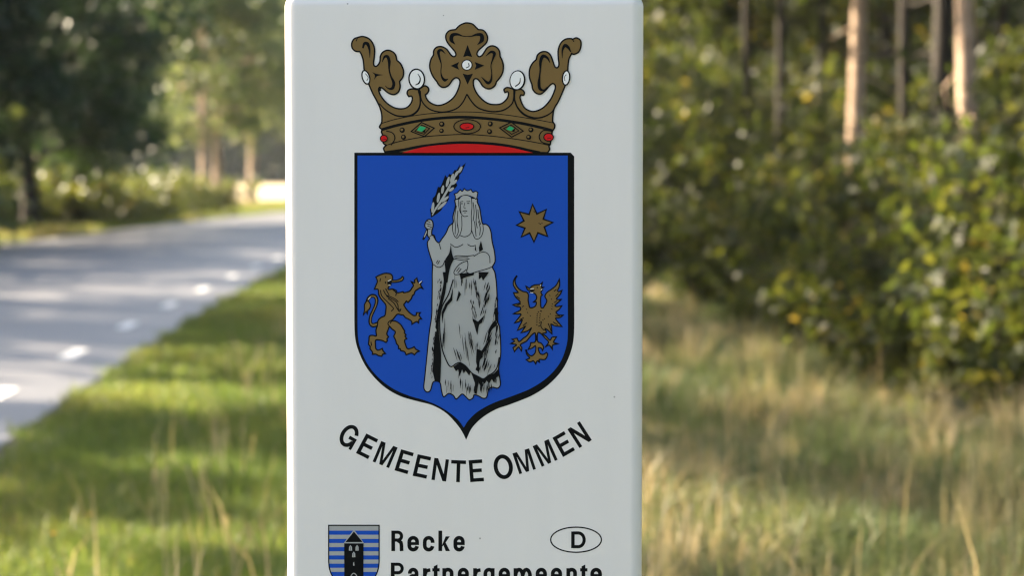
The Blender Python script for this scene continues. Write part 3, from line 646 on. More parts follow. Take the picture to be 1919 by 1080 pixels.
arc = [('G', (78, 484), (311, 619), (257, 174), TA), ('E', (390, 662), (578, 757), (553, 357), TA), ('M', (650, 795), (905, 898), (785, 475), TA),
       ('E', (-122, 590), (152, 670), (20, 143), TB), ('E', (262, 705), (553, 767), (370, 248), TB), ('N', (660, 790), (970, 828), (722, 325), TB),
       ('T', (1065, 833), (1378, 846), (1080, 370), TB), ('E', (1483, 840), (1772, 820), (1447, 377), TB),
       ('O', (155, 940), (425, 880), (85, 595), TC), ('M', (488, 845), (728, 770), (388, 545), TC), ('M', (812, 738), (1042, 635), (680, 440), TC),
       ('E', (1120, 597), (1292, 498), (966, 318), TC), ('N', (1357, 467), (1535, 350), (1183, 195), TC)]
word = None
def group_word(name, letters, label):
    e = empty(name); e.parent = sign
    for o in letters: o.parent = e
    tag(e, label)
group_word('arched_lettering', [letter(*a) for a in arc], 'black capitals reading GEMEENTE OMMEN')

# -- lower lettering, drawn with a broad pen
def pen(ch, x0, x1, base, cap, xh, s):
    P = Print(0.0002); P.bold = 1.0
    hs = s * 0.86; w = x1 - x0; a, b = x0 + s / 2, x1 - s / 2
    def bar(xa, ya, xb, yb): P.fill([(xa, ya), (xb, ya), (xb, yb), (xa, yb)], 'black', sharp=True)
    def arcp(cx, cy, rx, ry, d0, d1, n=12):
        return [(cx + rx * math.cos(R(d)), cy - ry * math.sin(R(d))) for d in np.linspace(d0, d1, n)]
    def rib(pl, ww=s): P.ribbon(np.array(pl), ww, 'black')
    cx = (a + b) / 2; rx = (b - a) / 2; ry = rx * 1.05
    top, bot = base - xh + hs / 2 - 0.4, base - hs / 2 + 0.4
    mid = base - xh * 0.52
    if ch in 'ec':
        up = arcp(cx, top + ry, rx, ry, 0, 180); dn = arcp(cx, bot - ry, rx, ry, 180, 352)
        if ch == 'e':
            rib([(b, mid + hs * 0.5)] + up + dn); bar(x0 + s * 0.7, mid - hs * 0.42, x1 - s * 0.7, mid + hs * 0.5)
        else:
            rib([(b, top + ry + 1.8)] + up + dn)
    elif ch == 'R' or ch == 'P':
        h = base - cap
        bar(x0, base - h, x0 + s, base)
        ym = base - h * (0.46 if ch == 'R' else 0.43)
        r2 = (ym - hs * 0 - (base - h)) / 2 - hs / 2
        c2 = (base - h) + hs / 2 + r2
        rib([(x0 + s * 0.5, base - h + hs / 2)] + arcp(x1 - s / 2 - r2 * 0.95, c2, r2 * 0.95, r2, 90, -90) + [(x0 + s * 0.5, c2 + r2)], hs)
        if ch == 'R': 
            rib([(x0 + w * 0.55, ym - hs * 0.4), (b - 1.2, ym + hs * 0.25), (b - 0.2, ym + s * 0.9), (b, base - 3), (b + 0.3, base)], s * 0.97)
    elif ch == 'k':
        bar(x0, cap, x0 + s, base)
        P.fill([(x0 + s, base - xh * 0.42), (x1 - s * 1.15, base - xh), (x1 - 0.3, base - xh), (x0 + w * 0.62, base - xh * 0.58), (x1, base), (x1 - s * 1.15, base), (x0 + s * 1.35, base - xh * 0.40), (x0 + s, base - xh * 0.30)], 'black', sharp=True)
    elif ch in 'nmr':
        bar(x0, base - xh, x0 + s, base)
        if ch == 'r':
            rib([(x0 + s * 0.6, base - xh * 0.62), (x0 + s * 0.9, base - xh * 0.82), (x1 - 2.5, base - xh + hs * 0.6), (x1, base - xh + hs * 0.55)], s * 0.95)
        else:
            k = 1 if ch == 'n' else 2
            step = (w - s) / k
            for i in range(k):
                xa = x0 + s / 2 + step * i; xb = xa + step
                rib(arcp((xa + xb) / 2, top + ry * 0.9, step / 2, ry * 0.9, 165, 0) + [(xb, base)])
    elif ch == 't':
        xm = x0 + w * 0.45
        P.fill([(xm - s / 2, base - xh - 3.5), (xm + s / 2, base - xh - 7), (xm + s / 2, base - hs - 1), (xm + s / 2 + 2, base - hs), (x1, base - hs), (x1, base), (xm, base), (xm - s / 2, base - 3)], 'black', sharp=True)
        bar(x0, base - xh, x1, base - xh + hs)
    elif ch == 'a':
        rib([(a, top + ry + 1)] + arcp(cx, top + ry, rx, ry, 170, 0) + [(b, base)])
        rib([(b, mid), (cx, mid + 0.8)] + arcp(cx, (mid + bot) / 2 + 0.4, rx, (bot - mid) / 2, 100, 270) + [(b, bot - 1.5)], hs)
    elif ch == 'g':
        bar(x1 - s, base - xh, x1, base + 4)
        up = arcp(cx, top + ry, rx, ry, 0, 180); dn = arcp(cx, bot - ry, rx, ry, 180, 352)
        rib(up + dn); rib([(b, base + 3)] + arcp(cx, base + 3, rx, 6, 0, -165))
    elif ch == 'D':
        bar(x0, cap, x0 + s, base)
        rr = (base - cap) / 2 - hs / 2
        rib([(x0 + s / 2, cap + hs / 2)] + arcp(x1 - s / 2 - rr * 0.85, (base + cap) / 2, rr * 0.85, rr, 90, -90) + [(x0 + s / 2, base - hs / 2)], hs * 1.08)
    return P.build('letter', None)
group_word('town_name_lettering', [pen(c, x0, x1, 1033.8, 995.4, 27.6, 7.0) for c, x0, x1 in (('R', 733.4, 756), ('e', 763.5, 785.2), ('c', 792.4, 814.2), ('k', 821.6, 843.3), ('e', 849.8, 870.9))], 'black lettering reading Recke')
xs = [(57, 170), (203, 293), (332, 395), (412, 475), (498, 593), (630, 725), (762, 825), (850, 945), (980, 1077), (1108, 1265), (1297, 1393), (1427, 1523), (1560, 1650), (1678, 1740), (1765, 1864)]
group_word('partner_lettering', [pen(c, 720 + x0 / 4.569, 720 + x1 / 4.569, 1094, 1055.5, 28, 7.0) for c, (x0, x1) in zip('Partnergemeente', xs)], 'black lettering reading Partnergemeente')
P = Print(0.0002).zoom(850, 960, 5.05); P.bold = 1.0; P.ellipse(1159, 265, 240, 119, None, 0, 2.4, n=56)
oval = P.build('country_oval', sign); tag(oval, 'black oval round a letter D')
o = pen('D', 850 + 1113 / 5.05, 850 + 1252 / 5.05, 960 + 345 / 5.05, 960 + 187 / 5.05, 22, 6.4); o.parent = oval

# -- the small striped shield
P = Print(0.0002).zoom(600, 960, 7.381)
edge = [(118, 188, 1), (815, 188, 1), (815, 690, 1), (805, 780), (770, 880), (690, 990), (580, 1065), (467, 1110, 1), (354, 1065), (244, 990), (163, 880), (128, 780), (118, 690, 1)]
pl = smooth_path(P.to(edge), True); P.raw_fill(pl, 'silver')
def half_width(y): return float(np.interp(y, [188, 690, 780, 880, 990, 1065, 1110], [345, 345, 335, 302, 222, 112, 4]))
for k in range(8):
    y0 = 261 + 114.5 * k; y1 = y0 + 57
    if y0 > 1090: break
    y1 = min(y1, 1104); q = [(467 + half_width(y), y) for y in np.linspace(y0, y1, 4)]
    P.fill(q + [(934 - x, y) for x, y in reversed(q)], 'blue', sharp=True)
P.ribbon(pl, 1.8, 'black', True)
small = P.build('striped_shield', sign); tag(small, 'small shield of grey and blue stripes')
P = Print(0.0006).zoom(600, 960, 7.381)
P.fill([(322, 440), (467, 246), (612, 440)], 'silver', sharp=True); P.fill([(350, 420), (467, 272), (588, 420)], 'black', sharp=True)
P.fill([(333, 437), (600, 437), (598, 1010), (467, 1075), (335, 1010)], 'black', sharp=True)
for x, y0, y1 in ((420, 460, 538), (511, 458, 538), (465, 550, 628)):
    P.fill([(x - 22, y1), (x - 20, y0 + 28), (x, y0), (x + 20, y0 + 28), (x + 22, y1)], 'silver', sharp=True); P.stroke([(x, y0 + 20), (x, y1 - 4)], 0.5)
P.fill([(456, 745), (458, 705), (470, 692), (474, 745)], 'silver', sharp=True)
P.stroke([(420, 930), (428, 885), (465, 850), (505, 885), (512, 930)], 1.6, 'silver')
tag(P.build('tower', small), 'black church tower')

# ------------------------------------------------------------------ trees and shrubs
def bend(p0, p1, rng, k=6, amp=0.08):
    p0 = np.array(p0, float); p1 = np.array(p1, float)
    t_ = np.linspace(0, 1, k)[:, None]
    L = np.linalg.norm(p1 - p0)
    w = rng.normal(size=(k, 3)) * amp * L * np.sin(t_ * math.pi) * 0.6
    return p0 + (p1 - p0) * t_ + w

def tree_meshes(seed, height, r0, crown0, crown_r, limbs, leaves, leaf, lean=(0, 0), low=0.0, spread=0.45, twigs=5, droop=0.0, wob=0.008, stubs=0):
    """Trunk with limbs and twigs, and a crown of single leaves gathered round the twigs."""
    rng = np.random.default_rng(seed)
    tb = Tubes()
    top = np.array([lean[0] * height, lean[1] * height, height])
    k = 12
    tt = np.linspace(0, 1, k)[:, None]; ph = rng.uniform(0, 6.28, 4)
    tr = np.array([0, 0, -0.15]) + (top + np.array([0, 0, 0.15])) * tt
    tr[:, 0] += wob * height * (np.sin(tt[:, 0] * 7 + ph[0]) - math.sin(ph[0])) ; tr[:, 1] += wob * height * (np.sin(tt[:, 0] * 6 + ph[1]) - math.sin(ph[1]))
    fr = np.linspace(0, 1, k); rad = r0 * (1 - fr) ** 0.75 * (1 + 0.35 * np.exp(-fr * 25)) + 0.012
    tb.add(tr, rad, 12)
    for i in range(stubs):                                   # dead side branches below the crown
        f = (1.2 + 3.2 * (i + rng.random()) / stubs) / height; az = rng.random() * 6.283; ln = 0.25 + 0.6 * rng.random()
        b = np.array([np.interp(f, fr, tr[:, c]) for c in range(3)])
        tb.add(bend(b, b + np.array([math.cos(az), math.sin(az), 0.3 * rng.normal()]) * ln, rng, 4, 0.12), np.linspace(0.028, 0.006, 4), 5)
    tips = []
    for i in range(limbs):
        f = crown0 / height + (1 - crown0 / height) * ((i + rng.random()) / limbs) ** 0.9 * 0.96
        b = np.array([np.interp(f, fr, tr[:, c]) for c in range(3)])
        az = i * 2.4 + rng.normal() * 0.5
        prof = math.sin(math.pi * min(1, 0.22 + 0.78 * (f - crown0 / height) / (1 - crown0 / height + 1e-6)) ) ** 0.6
        ln = crown_r * (0.55 + 0.55 * rng.random()) * max(0.35, prof)
        e = b + np.array([math.cos(az), math.sin(az), 0.35 + 0.5 * rng.random() - droop]) * ln
        path = bend(b, e, rng, 6, 0.10)
        rr = np.interp(f, fr, rad) * 0.5
        tb.add(path, np.linspace(rr, 0.010, 6), 6)
        for j in range(twigs):
            g = 0.3 + 0.7 * (j + rng.random()) / twigs
            q = np.array([np.interp(g, np.linspace(0, 1, 6), path[:, c]) for c in range(3)])
            e2 = q + rng.normal(size=3) * np.array([1, 1, 0.6]) * ln * 0.28
            p2 = bend(q, e2, rng, 4, 0.1)
            tb.add(p2, np.linspace(max(0.006, rr * 0.3), 0.004, 4), 4)
            tips.append((e2, ln)); tips.append(((q + e2) / 2, ln))
    P_ = np.array([x[0] for x in tips]); Ls = np.array([x[1] for x in tips])
    wgt = rng.random(len(P_)) ** 1.5 + 0.05; wgt /= wgt.sum()
    idx = rng.choice(len(P_), leaves, p=wgt)
    cen = P_[idx] + rng.normal(size=(leaves, 3)) * (np.minimum(Ls[idx], 2.0) * spread * 0.42)[:, None] * np.array([1, 1, 0.7])
    tone = rng.random(len(P_))[idx] * 0.45 + rng.random(leaves) * 0.55
    cen[:, 2] = np.maximum(cen[:, 2], low)
    sz = leaf * (0.6 + 0.8 * rng.random(leaves))
    return tb.mesh('trunk'), leaf_mesh('crown', cen, sz, rng, tone ** 1.1)

def shrub_meshes(seed, height, radius, stems, leaves, leaf, low=0.05, power=0.8):
    rng = np.random.default_rng(seed); tb = Tubes(); pts = []
    for i in range(stems):
        az = rng.random() * 6.283; out = radius * (0.25 + 0.75 * rng.random())
        h = height * (0.45 + 0.55 * rng.random()) * (1.1 - 0.4 * out / radius)
        b = (rng.normal() * 0.12, rng.normal() * 0.12, -0.08)
        p = bend(b, (math.cos(az) * out, math.sin(az) * out, h), rng, 7, 0.12)
        tb.add(p, np.linspace(0.022, 0.005, 7), 5)
        for j in range(9):
            g = 0.15 + 0.85 * (j + rng.random()) / 9
            q = np.array([np.interp(g, np.linspace(0, 1, 7), p[:, c]) for c in range(3)])
            e = q + rng.normal(size=3) * np.array([1, 1, 0.55]) * radius * 0.26
            tb.add(bend(q, e, rng, 3, 0.1), np.linspace(0.007, 0.003, 3), 4)
            pts += [e, (q + e) / 2]
    P_ = np.array(pts); wgt = rng.random(len(P_)) ** 2.5 + 0.03; wgt /= wgt.sum()
    idx = rng.choice(len(P_), leaves, p=wgt)
    cen = P_[idx] + rng.normal(size=(leaves, 3)) * radius * 0.095
    cen[:, 2] = np.abs(cen[:, 2] - low) + low
    tone = (rng.random(len(P_))[idx] * 0.4 + rng.random(leaves) * 0.6) * 0.93
    sz = leaf * (0.55 + 0.9 * rng.random(leaves))
    return tb.mesh('stems'), leaf_mesh('foliage', cen, sz, rng, tone)

def tree_thing(name, meshes, mats, loc, rz, label, cat='tree', group=None, parts=('trunk', 'crown'), scale=1.0):
    r = empty(name, loc, rz); r.scale = (scale,) * 3
    for part, me, mt in zip(parts, meshes, mats):
        if not me.materials: me.materials.append(mt)
        link(part, me, r)
    tag(r, label, cat, group)
    return r

def at(px, Y):                    # where a thing seen at that column of the photograph stands, Y metres away
    return (px - 959.5) / FPX * Y

# -- the wood on the right: trunks that can be told apart
TREE_HI = tree_meshes(1, 13.0, 0.15, 4.4, 3.8, 18, 14000, 0.20)
TREE_HI2 = tree_meshes(2, 11.5, 0.12, 3.6, 3.4, 18, 13000, 0.20, lean=(0.02, 0.01))
def forest_tree(seed, px, Y, r0, h, lean, mats, label, low_limbs=4.2, leaves=12000, name='oak_tree', leaf=0.19):
    ms = tree_meshes(seed, h, r0, low_limbs, 3.3, 15, leaves, leaf, lean=lean, wob=0.0035, stubs=7)
    return tree_thing(name, ms, mats, (at(px, Y), Y, 0.03), 0.0, label, group='trees of the wood on the right')
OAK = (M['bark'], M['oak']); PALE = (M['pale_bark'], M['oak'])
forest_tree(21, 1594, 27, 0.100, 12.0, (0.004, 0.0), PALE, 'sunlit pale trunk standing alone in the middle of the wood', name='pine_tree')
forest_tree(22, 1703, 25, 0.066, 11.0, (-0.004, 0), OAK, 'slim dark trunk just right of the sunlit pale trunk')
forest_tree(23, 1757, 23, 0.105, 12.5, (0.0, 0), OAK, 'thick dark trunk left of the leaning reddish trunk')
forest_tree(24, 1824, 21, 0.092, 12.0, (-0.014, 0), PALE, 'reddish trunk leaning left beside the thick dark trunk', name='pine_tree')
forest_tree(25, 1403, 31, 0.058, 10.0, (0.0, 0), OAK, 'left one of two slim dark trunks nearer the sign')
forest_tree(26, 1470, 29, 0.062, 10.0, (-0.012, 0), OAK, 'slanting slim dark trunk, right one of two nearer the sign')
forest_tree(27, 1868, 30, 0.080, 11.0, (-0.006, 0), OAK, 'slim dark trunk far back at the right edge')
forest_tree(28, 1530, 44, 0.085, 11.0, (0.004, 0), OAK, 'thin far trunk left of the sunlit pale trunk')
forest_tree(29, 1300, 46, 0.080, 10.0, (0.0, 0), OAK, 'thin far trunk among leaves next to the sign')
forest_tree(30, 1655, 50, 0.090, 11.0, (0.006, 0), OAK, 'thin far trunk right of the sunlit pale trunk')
# trees of the same wood that the picture does not reach, which shade it
hidden = [(6.4, 3.5), (6.0, -1.5), (7.0, -7), (6.2, -13), (9.5, -3), (9.5, 5), (9.5, 14), (8.2, 19.5), (11, 24), (12.5, 33), (9.8, 39), (14, 44), (8.5, 52), (13, 58), (7.2, 9)]
for k, (x, y) in enumerate(hidden):
    tree_thing('oak_tree', (TREE_HI, TREE_HI2)[k % 2], OAK, (x, y, 0.03), k * 1.3, 'oak of the wood standing outside the picture on the right', group='wood outside the picture')

for k, (x, y) in enumerate([(2.4, 52), (4.2, 62), (6.5, 70)]):  # oaks added behind the sign so the wood lies partly in shade
    tree_thing('oak_tree', (TREE_HI2, TREE_HI)[k % 2], OAK, (x, y, 0.0), k * 2.1 + 0.7, 'oak added at the wood edge behind the sign to shade the wood', group='shade trees added behind the sign')
for k, (x, y) in enumerate([(6.0, 62), (10.0, 65), (13.5, 70), (17.5, 66)]):
    tree_thing('oak_tree', (TREE_HI, TREE_HI2)[k % 2], OAK, (x, y, 0.0), k * 1.7, ('far oak in the wood beside the sign', 'far oak behind the two slim trunks', 'far oak right of the sunlit pale trunk', 'far oak at the right of the wood')[k], group='trees of the wood on the right')

# -- understorey: saplings and bushes, leaves from the ground to above eye height
SHR = [shrub_meshes(40 + k, h, r_, n, lv, lf) for k, (h, r_, n, lv, lf) in enumerate(
      [(2.3, 1.15, 16, 3500, 0.125), (2.8, 1.25, 18, 4000, 0.120), (1.7, 1.05, 14, 3000, 0.120), (4.2, 1.6, 18, 3800, 0.15), (5.2, 1.9, 18, 4200, 0.16), (5.2, 2.0, 18, 2300, 0.25)])]
SHM = (M['bark'], M['oak'])
edge = [  # px column, distance, variant, scale, label
 (1280, 29, 0, 0.72, 'oak bush at the wood edge, nearest the sign'),
 (1372, 23.5, 1, 0.66, 'oak bush at the wood edge, second from the sign'),
 (1468, 20.2, 0, 0.75, 'low oak bush at the wood edge, third from the sign'),
 (1572, 18.2, 0, 0.58, 'oak bush at the wood edge below the sunlit pale trunk'),
 (1668, 16.6, 2, 0.78, 'low oak bush in front of the slim dark trunk'),
 (1768, 15.4, 0, 0.58, 'oak bush in front of the thick dark trunk'),
 (1862, 16.2, 1, 0.82, 'tall oak bush near the right edge of the picture'),
 (1965, 13.8, 1, 0.92, 'nearest large oak bush, cut by the right edge'),
 (1835, 13.9, 2, 0.42, 'small low bush before the nearest large oak bush')]
for px, Y, k, sc, lab in edge:
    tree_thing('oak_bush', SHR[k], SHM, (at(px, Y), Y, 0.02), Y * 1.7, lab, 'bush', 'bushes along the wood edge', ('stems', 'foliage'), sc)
inner_ = [
 (1322, 30, 3, 0.72, 'leafy sapling before the far trunk next to the sign'),
 (1508, 26, 3, 0.62, 'leafy sapling between the slanting trunk and the pale trunk'),
 (1688, 22, 3, 0.60, 'leafy sapling before the slim dark trunk'),
 (1800, 19.5, 3, 0.58, 'leafy sapling before the leaning reddish trunk'),
 (1255, 39, 3, 0.9, 'tall sapling behind the bush nearest the sign'),
 (1345, 36, 4, 0.75, 'tall sapling left of the two slim dark trunks'),
 (1440, 37, 3, 0.85, 'tall leafy sapling behind the two slim dark trunks'),
 (1520, 33, 2, 1.2, 'bush deep in the wood left of the pale trunk'),
 (1640, 34, 3, 0.62, 'sapling behind the sunlit pale trunk on its right'),
 (1725, 31, 2, 1.15, 'bush deep in the wood between the dark trunks'),
 (1800, 33, 3, 0.75, 'leafy sapling behind the thick dark trunk'),
 (1915, 24, 4, 0.75, 'tall leafy sapling at the right edge above the bushes'),
 (1210, 48, 5, 0.95, 'far tall sapling half hidden by the sign'),
 (1320, 52, 5, 0.85, 'far tall sapling in the wood next to the sign'),
 (1480, 55, 5, 0.9, 'far tall sapling behind the slanting slim trunk'),
 (1600, 58, 5, 0.85, 'far tall sapling behind the sunlit pale trunk'),
 (1720, 56, 5, 0.9, 'far tall sapling behind the slim dark trunk'),
 (1850, 54, 5, 0.9, 'far tall sapling behind the leaning reddish trunk'),
 (1250, 64, 5, 1.5, 'farthest tree-like sapling showing beside the sign'),
 (1400, 67, 5, 1.5, 'farthest tree-like sapling behind the two slim trunks'),
 (1550, 66, 5, 1.5, 'farthest tree-like sapling left of the pale trunk'),
 (1700, 68, 5, 1.5, 'farthest tree-like sapling behind the slim dark trunk'),
 (1850, 65, 5, 1.5, 'farthest tree-like sapling near the right edge'),
 (1310, 42, 5, 0.85, 'mid-distance sapling beside the far trunk next to the sign'),
 (1565, 40, 5, 0.8, 'mid-distance sapling just left of the pale trunk'),
 (1690, 41, 5, 0.8, 'mid-distance sapling behind the slim dark trunk'),
 (1900, 36, 4, 0.85, 'mid-distance sapling at the right edge')]
for px, Y, k, sc, lab in inner_:
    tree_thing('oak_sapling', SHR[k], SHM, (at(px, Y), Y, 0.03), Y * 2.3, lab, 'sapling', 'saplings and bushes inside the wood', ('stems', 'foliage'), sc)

for k, (x, y) in enumerate([(4.9, 9.2), (4.9, 6.0), (5.0, 2.8), (4.8, -0.4), (5.0, -3.6), (4.9, -7.0), (5.0, -10.5)]):
    tree_thing('oak_bush', SHR[k % 2], SHM, (x, y, 0.02), k * 1.9, 'oak bush of the wood edge standing right of the picture', 'bush', 'wood edge right of the picture', ('stems', 'foliage'), 1.0)

# -- beyond the road on the left
DK = (M['bark'], M['dark_leaf']); LT = (M['pale_bark'], M['light_leaf']); WD = (M['bark'], M['weed'])
def big(seed, h, r0, c0, cr, leaves, leaf, limbs=22, spread=0.6): return tree_meshes(seed, h, r0, c0, cr, limbs, leaves, leaf, spread=spread, twigs=6, droop=0.25)
DARK = big(60, 11.0, 0.22, 1.3, 4.2, 15000, 0.26); DARK2 = big(61, 9.5, 0.2, 1.1, 3.8, 14000, 0.26)
PALE1 = big(62, 12.0, 0.2, 2.8, 4.4, 10000, 0.30, spread=0.5); PALE2 = big(63, 13.0, 0.22, 3.4, 4.6, 9000, 0.32, spread=0.5)
tree_thing('roadside_tree', DARK, DK, (at(60, 60), 60, 0), 0.4, 'dense dark tree at the left edge beyond the road', group='trees beyond the road')
tree_thing('roadside_tree', DARK2, DK, (at(150, 66), 66, 0), 1.9, 'dense dark tree with rounded side, right of the leftmost one', group='trees beyond the road')
tree_thing('roadside_tree', DARK2, DK, (at(-160, 58), 58, 0), 3.1, 'dense dark tree mostly cut by the left edge', group='trees beyond the road')
tree_thing('birch_tree', PALE1, LT, (at(386, 98), 98, 0), 0.9, 'pale leafy tree with light trunk, left of a pair', group='trees beyond the road')
tree_thing('birch_tree', PALE2, LT, (at(410, 103), 103, 0), 2.2, 'pale leafy tree with light trunk, right of a pair', group='trees beyond the road')
tree_thing('roadside_tree', PALE2, LT, (at(470, 112), 112, 0), 4.0, 'leafy tree half hidden behind the sign, beyond the road', group='trees beyond the road')
tree_thing('roadside_tree', PALE1, LT, (at(600, 120), 120, 0), 5.0, 'leafy tree wholly behind the sign', group='trees beyond the road')
HED = [shrub_meshes(70 + k, 1.5, 1.6, 16, 3000, 0.17) for k in range(2)]
hedge = [(-20, 57, 1.0, 'hedge bush at the left edge under the dark tree'), (55, 58, 0.9, 'hedge bush below the trunk of the leftmost dark tree'), (125, 60, 1.0, 'hedge bush between the two dark trees'),
         (195, 63, 0.95, 'hedge bush below the rounded side of the dark tree'), (255, 66, 0.85, 'hedge bush under the gap beside the dark tree'), (312, 70, 0.85, 'hedge bush left of the pale pair'), (365, 76, 0.85, 'hedge bush in front of the pale pair'), (418, 84, 0.8, 'last hedge bush before the sunlit field')]
for k, (px, Y, sc, lab) in enumerate(hedge):
    tree_thing('hedge_bush', HED[k % 2], WD, (at(px, Y + 6) - 0.6, Y + 6, 0), k * 1.1, lab, 'bush', 'bushes along the far verge', ('stems', 'foliage'), sc * 1.3)
# the row beyond the road, out of the picture to the left, whose shade falls across road and verge
SHADE = [tree_meshes(80, 10.5, 0.2, 2.6, 3.3, 15, 7600, 0.26, spread=0.28, twigs=5), tree_meshes(81, 12.0, 0.22, 3.2, 3.6, 15, 8000, 0.26, spread=0.28, twigs=5)]
row = [(-17, 19.5, 1, 0.86), (-15.2, 25.5, 0, 1.25), (-17.5, 31.5, 1, 1.0), (-15.5, 38.0, 0, 1.1), (-18, 44, 1, 1.3), (-16.5, 50, 0, 1.3), (-15.5, 6, 1, 1.2), (-24, 31, 1, 1.2), (-23, 18, 0, 1.0), (-22.5, 47, 1, 1.3), (-24, 56, 0, 1.3)]
for k, (x, y, v, sc) in enumerate(row):
    tree_thing('roadside_tree', SHADE[v], DK, (x, y, 0), k * 1.9, 'roadside tree standing left of the picture beyond the road', group='roadside trees left of the picture', scale=sc)

for k in range(12):  # unseen bushes added to keep the low sun off the road
    Y = 7 + 3.55 * k + 0.5 * math.sin(k * 2.7); X = -13.4 - 0.5 * math.sin(k * 1.3)
    tree_thing('hedge_bush', HED[k % 2], WD, (X, Y, 0), k * 1.7, 'tall hedge bush added out of view to shade the road', 'bush', 'hedge added for shade', ('stems', 'foliage'), 2.0 + 0.35 * math.sin(k * 1.9))

# -- the far wood, one mass
rng = np.random.default_rng(5)
n = 26000
x = rng.uniform(-110, 90, n); y = 300 + rng.uniform(0, 25, n)
hmax = 14 + 3 * np.sin(x * 0.21) + 2 * np.sin(x * 0.53 + 1)
z = hmax * rng.random(n) ** 0.8
o = link('far_wood', leaf_mesh('far_wood', np.stack([x, y, z], 1), rng.uniform(1.0, 2.2, n), rng, rng.random(n), width=0.8), None, [M['far_leaf']])
tag(o, 'distant wooded skyline seen between the roadside trees', 'wood', kind='stuff')

# -- the depth of the wood on the right, where single trees run together
n = 7500
cx = rng.uniform(0.5, 34, 420); cy = rng.uniform(74, 98, 420); cz = rng.uniform(0.3, 15, 420)
k = rng.integers(0, 420, n); q = np.stack([cx[k], cy[k], cz[k]], 1) + rng.normal(size=(n, 3)) * np.array([0.9, 0.9, 0.55])
q[:, 2] = np.abs(q[:, 2])
o = link('deep_wood', leaf_mesh('deep_wood', q, rng.uniform(0.35, 0.8, n), rng, rng.random(n) * 0.92, width=0.8), None, [M['oak']])
tag(o, 'leafy depth of the wood behind the farthest saplings', 'wood', kind='stuff')

# ------------------------------------------------------------------ grass
def grass(name, x, y, h, w, tint, mat, label, seed, lean=0.45):
    rng = np.random.default_rng(seed); n = len(x)
    z = bumps(x, y) - 0.02
    a = rng.uniform(0, 6.283, n); d = np.stack([np.cos(a), np.sin(a)], 1) * (np.abs(rng.normal(size=n)) * lean * h)[:, None]
    f = rng.uniform(0, 6.283, n); s = np.stack([np.cos(f), np.sin(f)], 1) * (w / 2)[:, None]
    V = np.zeros((n, 5, 3))
    V[:, 0, :2] = np.stack([x, y], 1) - s; V[:, 1, :2] = np.stack([x, y], 1) + s; V[:, 0, 2] = V[:, 1, 2] = z
    mid = np.stack([x, y], 1) + d * 0.35
    V[:, 2, :2] = mid - s * 0.8; V[:, 3, :2] = mid + s * 0.8; V[:, 2, 2] = V[:, 3, 2] = z + h * 0.6
    V[:, 4, :2] = np.stack([x, y], 1) + d; V[:, 4, 2] = z + h * (1 - 0.25 * np.minimum(1, np.linalg.norm(d, axis=1) / (h + 1e-6)))
    b = np.arange(n)[:, None] * 5
    loops = np.concatenate([b + np.array([[0, 1, 3, 2]]), b + np.array([[2, 3, 4]])], 1).ravel()
    starts = (np.arange(n)[:, None] * 7 + np.array([[0, 4]])).ravel(); totals = np.tile([4, 3], n)
    o = link(name, np_mesh(name, V.reshape(-1, 3), loops, starts, totals, np.repeat(tint, 5)), None, [mat])
    return tag(o, label, 'grass', kind='stuff')

def patch(x, y, s, ph): return 0.5 + 0.25 * (np.sin(x * s + ph + 1.3 * np.sin(y * s * 0.6)) + np.sin(y * s * 0.8 + 2 * ph + np.sin(x * s * 1.7)))
rng = np.random.default_rng(3)
def spread(n, y0, y1, lo, hi):
    y = y0 * (y1 / y0) ** rng.random(n); u = rng.random(n)
    return lo(y) + (hi(y) - lo(y)) * u, y
# green verge between the road and the sign
x, y = spread(150000, 4.5, 60, lambda y: road_near(y) + 0.05 + 0.06 * np.sin(y * 3.1) + 0.05 * np.sin(y * 7.7), lambda y: 0 * y + 0.1)
cl = patch(x, y, 1.7, 0.4); fr = np.clip((x - road_near(y)) / 2.6, 0.25, 1)
h = (0.07 + 0.20 * cl * fr + 0.10 * rng.random(len(x)) * fr) * (1 + 0.5 * (rng.random(len(x)) < 0.04))
tn = np.clip(0.10 + 0.35 * cl + 0.38 * rng.random(len(x)) + 0.28 * (rng.random(len(x)) < 0.10 * fr) + 0.12 * (fr > 0.8), 0, 1)
grass('verge_grass', x, y, h, 0.0060 * (y / 9) ** 0.75, tn, M['grass'], 'short green verge grass between road and sign', 7, lean=0.7)
# long, drying grass between the sign and the wood: a matted sward with taller tufts in it
x, y = spread(120000, 4.5, 48, lambda y: 0 * y - 0.1, lambda y: wood_edge(y) + 0.5)
cl = patch(x, y, 1.9, 1.1)
h = 0.06 + 0.16 * cl + 0.12 * rng.random(len(x))
tn = np.clip(0.02 + 0.65 * patch(x, y, 3.1, 0.2) * patch(x, y, 0.9, 2.2) * 1.5 + 0.55 * rng.random(len(x)) ** 1.6, 0, 1)
grass('matted_grass', x, y, h, 0.009 * (y / 9) ** 0.7, tn, M['straw'], 'matted drying grass between sign and wood', 8, lean=1.1)
n = 900
tx, ty = spread(n, 5, 40, lambda y: 0 * y - 0.1, lambda y: wood_edge(y) + 0.4)
k = rng.integers(0, n, 38000); tone = rng.random(n)[k]; hh = rng.uniform(0.16, 0.52, n)[k]
x = tx[k] + rng.normal(size=len(k)) * 0.06; y = ty[k] + rng.normal(size=len(k)) * 0.06
grass('tufted_grass', x, y, hh * rng.uniform(0.6, 1.1, len(k)), 0.0048 * (y / 9) ** 0.7, np.clip(0.06 + tone * 0.75 + 0.3 * rng.random(len(k)), 0, 1), M['straw'], 'taller tufts of drying grass between sign and wood', 18, lean=0.5)
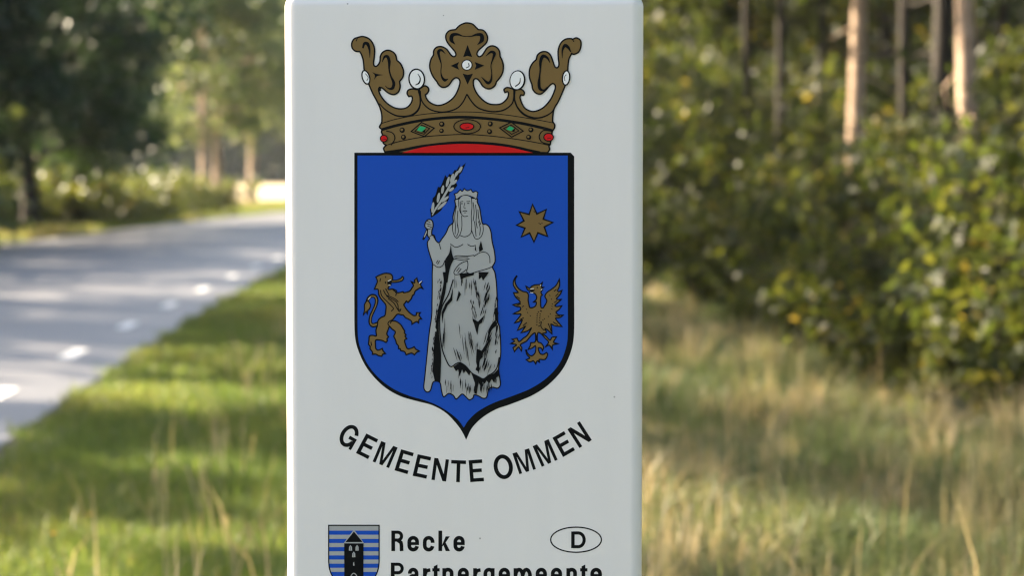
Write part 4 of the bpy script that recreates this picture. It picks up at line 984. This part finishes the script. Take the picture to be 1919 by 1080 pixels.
# straw stalks standing above it
x, y = spread(320, 6, 30, lambda y: 0 * y + 0.1, lambda y: wood_edge(y) + 0.1)
grass('dry_stalks', x, y, rng.uniform(0.3, 0.7, 320), 0.008 + 0 * x, rng.uniform(0.75, 1, 320), M['straw'], 'pale straw stalks above the tall grass', 9, lean=0.22)
x, y = spread(500, 6, 30, lambda y: road_near(y) + 1.0, lambda y: 0 * y + 0.1)
grass('straw_blades', x, y, rng.uniform(0.3, 0.5, 500), 0.008 + 0 * x, rng.uniform(0.8, 1, 500), M['straw'], 'straw blades scattered in the green verge', 10, lean=0.5)
# far verge beyond the road
x, y = spread(45000, 36, 125, lambda y: road_near(y) - ROAD_W - 5.5, lambda y: road_near(y) - ROAD_W - 0.15)
cl = patch(x, y, 0.5, 2.2)
grass('far_verge_grass', x, y, 0.12 + 0.35 * cl * rng.random(len(x)), 0.02 + 0 * x, np.clip(0.2 + 0.4 * cl + 0.4 * rng.random(len(x)), 0, 1), M['grass'], 'rough grass strip beyond the road', 12)

# ------------------------------------------------------------------ small things in the grass
def flower(px, py_ground, lab):
    Y = FPX * CAM_Z / (py_ground - HORIZON); X = at(px, Y)
    r = empty('yellow_flower', (X, Y, 0)); tag(r, lab, 'flower', 'yellow flowers in the verge')
    tb = Tubes(); tb.add([(0, 0, -0.02), (0.01, 0, 0.12), (0.0, 0, 0.24)], [0.004, 0.0035, 0.003], 6); link('stalk', tb.mesh('stalk'), r, [M['stem']])
    v = [(0, 0, 0.238)]; q = []
    for k in range(12):
        a = k * math.pi / 6
        for rr, da, zz in ((0.008, -0.2, 0.245), (0.022, 0.0, 0.252), (0.008, 0.2, 0.245)): v.append((rr * math.cos(a + da), rr * math.sin(a + da), zz))
        q.append((0, 1 + 3 * k, 2 + 3 * k, 3 + 3 * k))
    link('flower_head', quads_mesh('flower_head', v, q), r, [M['petal']])
flower(92, 1128, 'yellow flower low in the grass at the bottom left corner')
flower(162, 1085, 'fainter yellow flower up and right of the corner one')

# ------------------------------------------------------------------ the hazy evening air
bm = bmesh.new(); bmesh.ops.create_cube(bm, size=1)
for v in bm.verts: v.co = (v.co.x * 700, v.co.y * 900 + 250, -1.5 if v.co.z < 0 else 24.0)
me = bpy.data.meshes.new('haze'); bm.to_mesh(me); bm.free()
m = bpy.data.materials.new('hazy_air'); m.use_nodes = True; t = m.node_tree; t.nodes.clear()
out = t.nodes.new('ShaderNodeOutputMaterial'); pv = t.nodes.new('ShaderNodeVolumePrincipled')
pv.inputs['Color'].default_value = (0.80, 0.88, 1.0, 1); pv.inputs['Density'].default_value = 0.00013; pv.inputs['Anisotropy'].default_value = 0.3
t.links.new(pv.outputs[0], out.inputs['Volume'])
o = link('haze', me, None, [m]); o['kind'] = 'stuff'; o['label'] = 'thin bluish haze in the air over the distance'
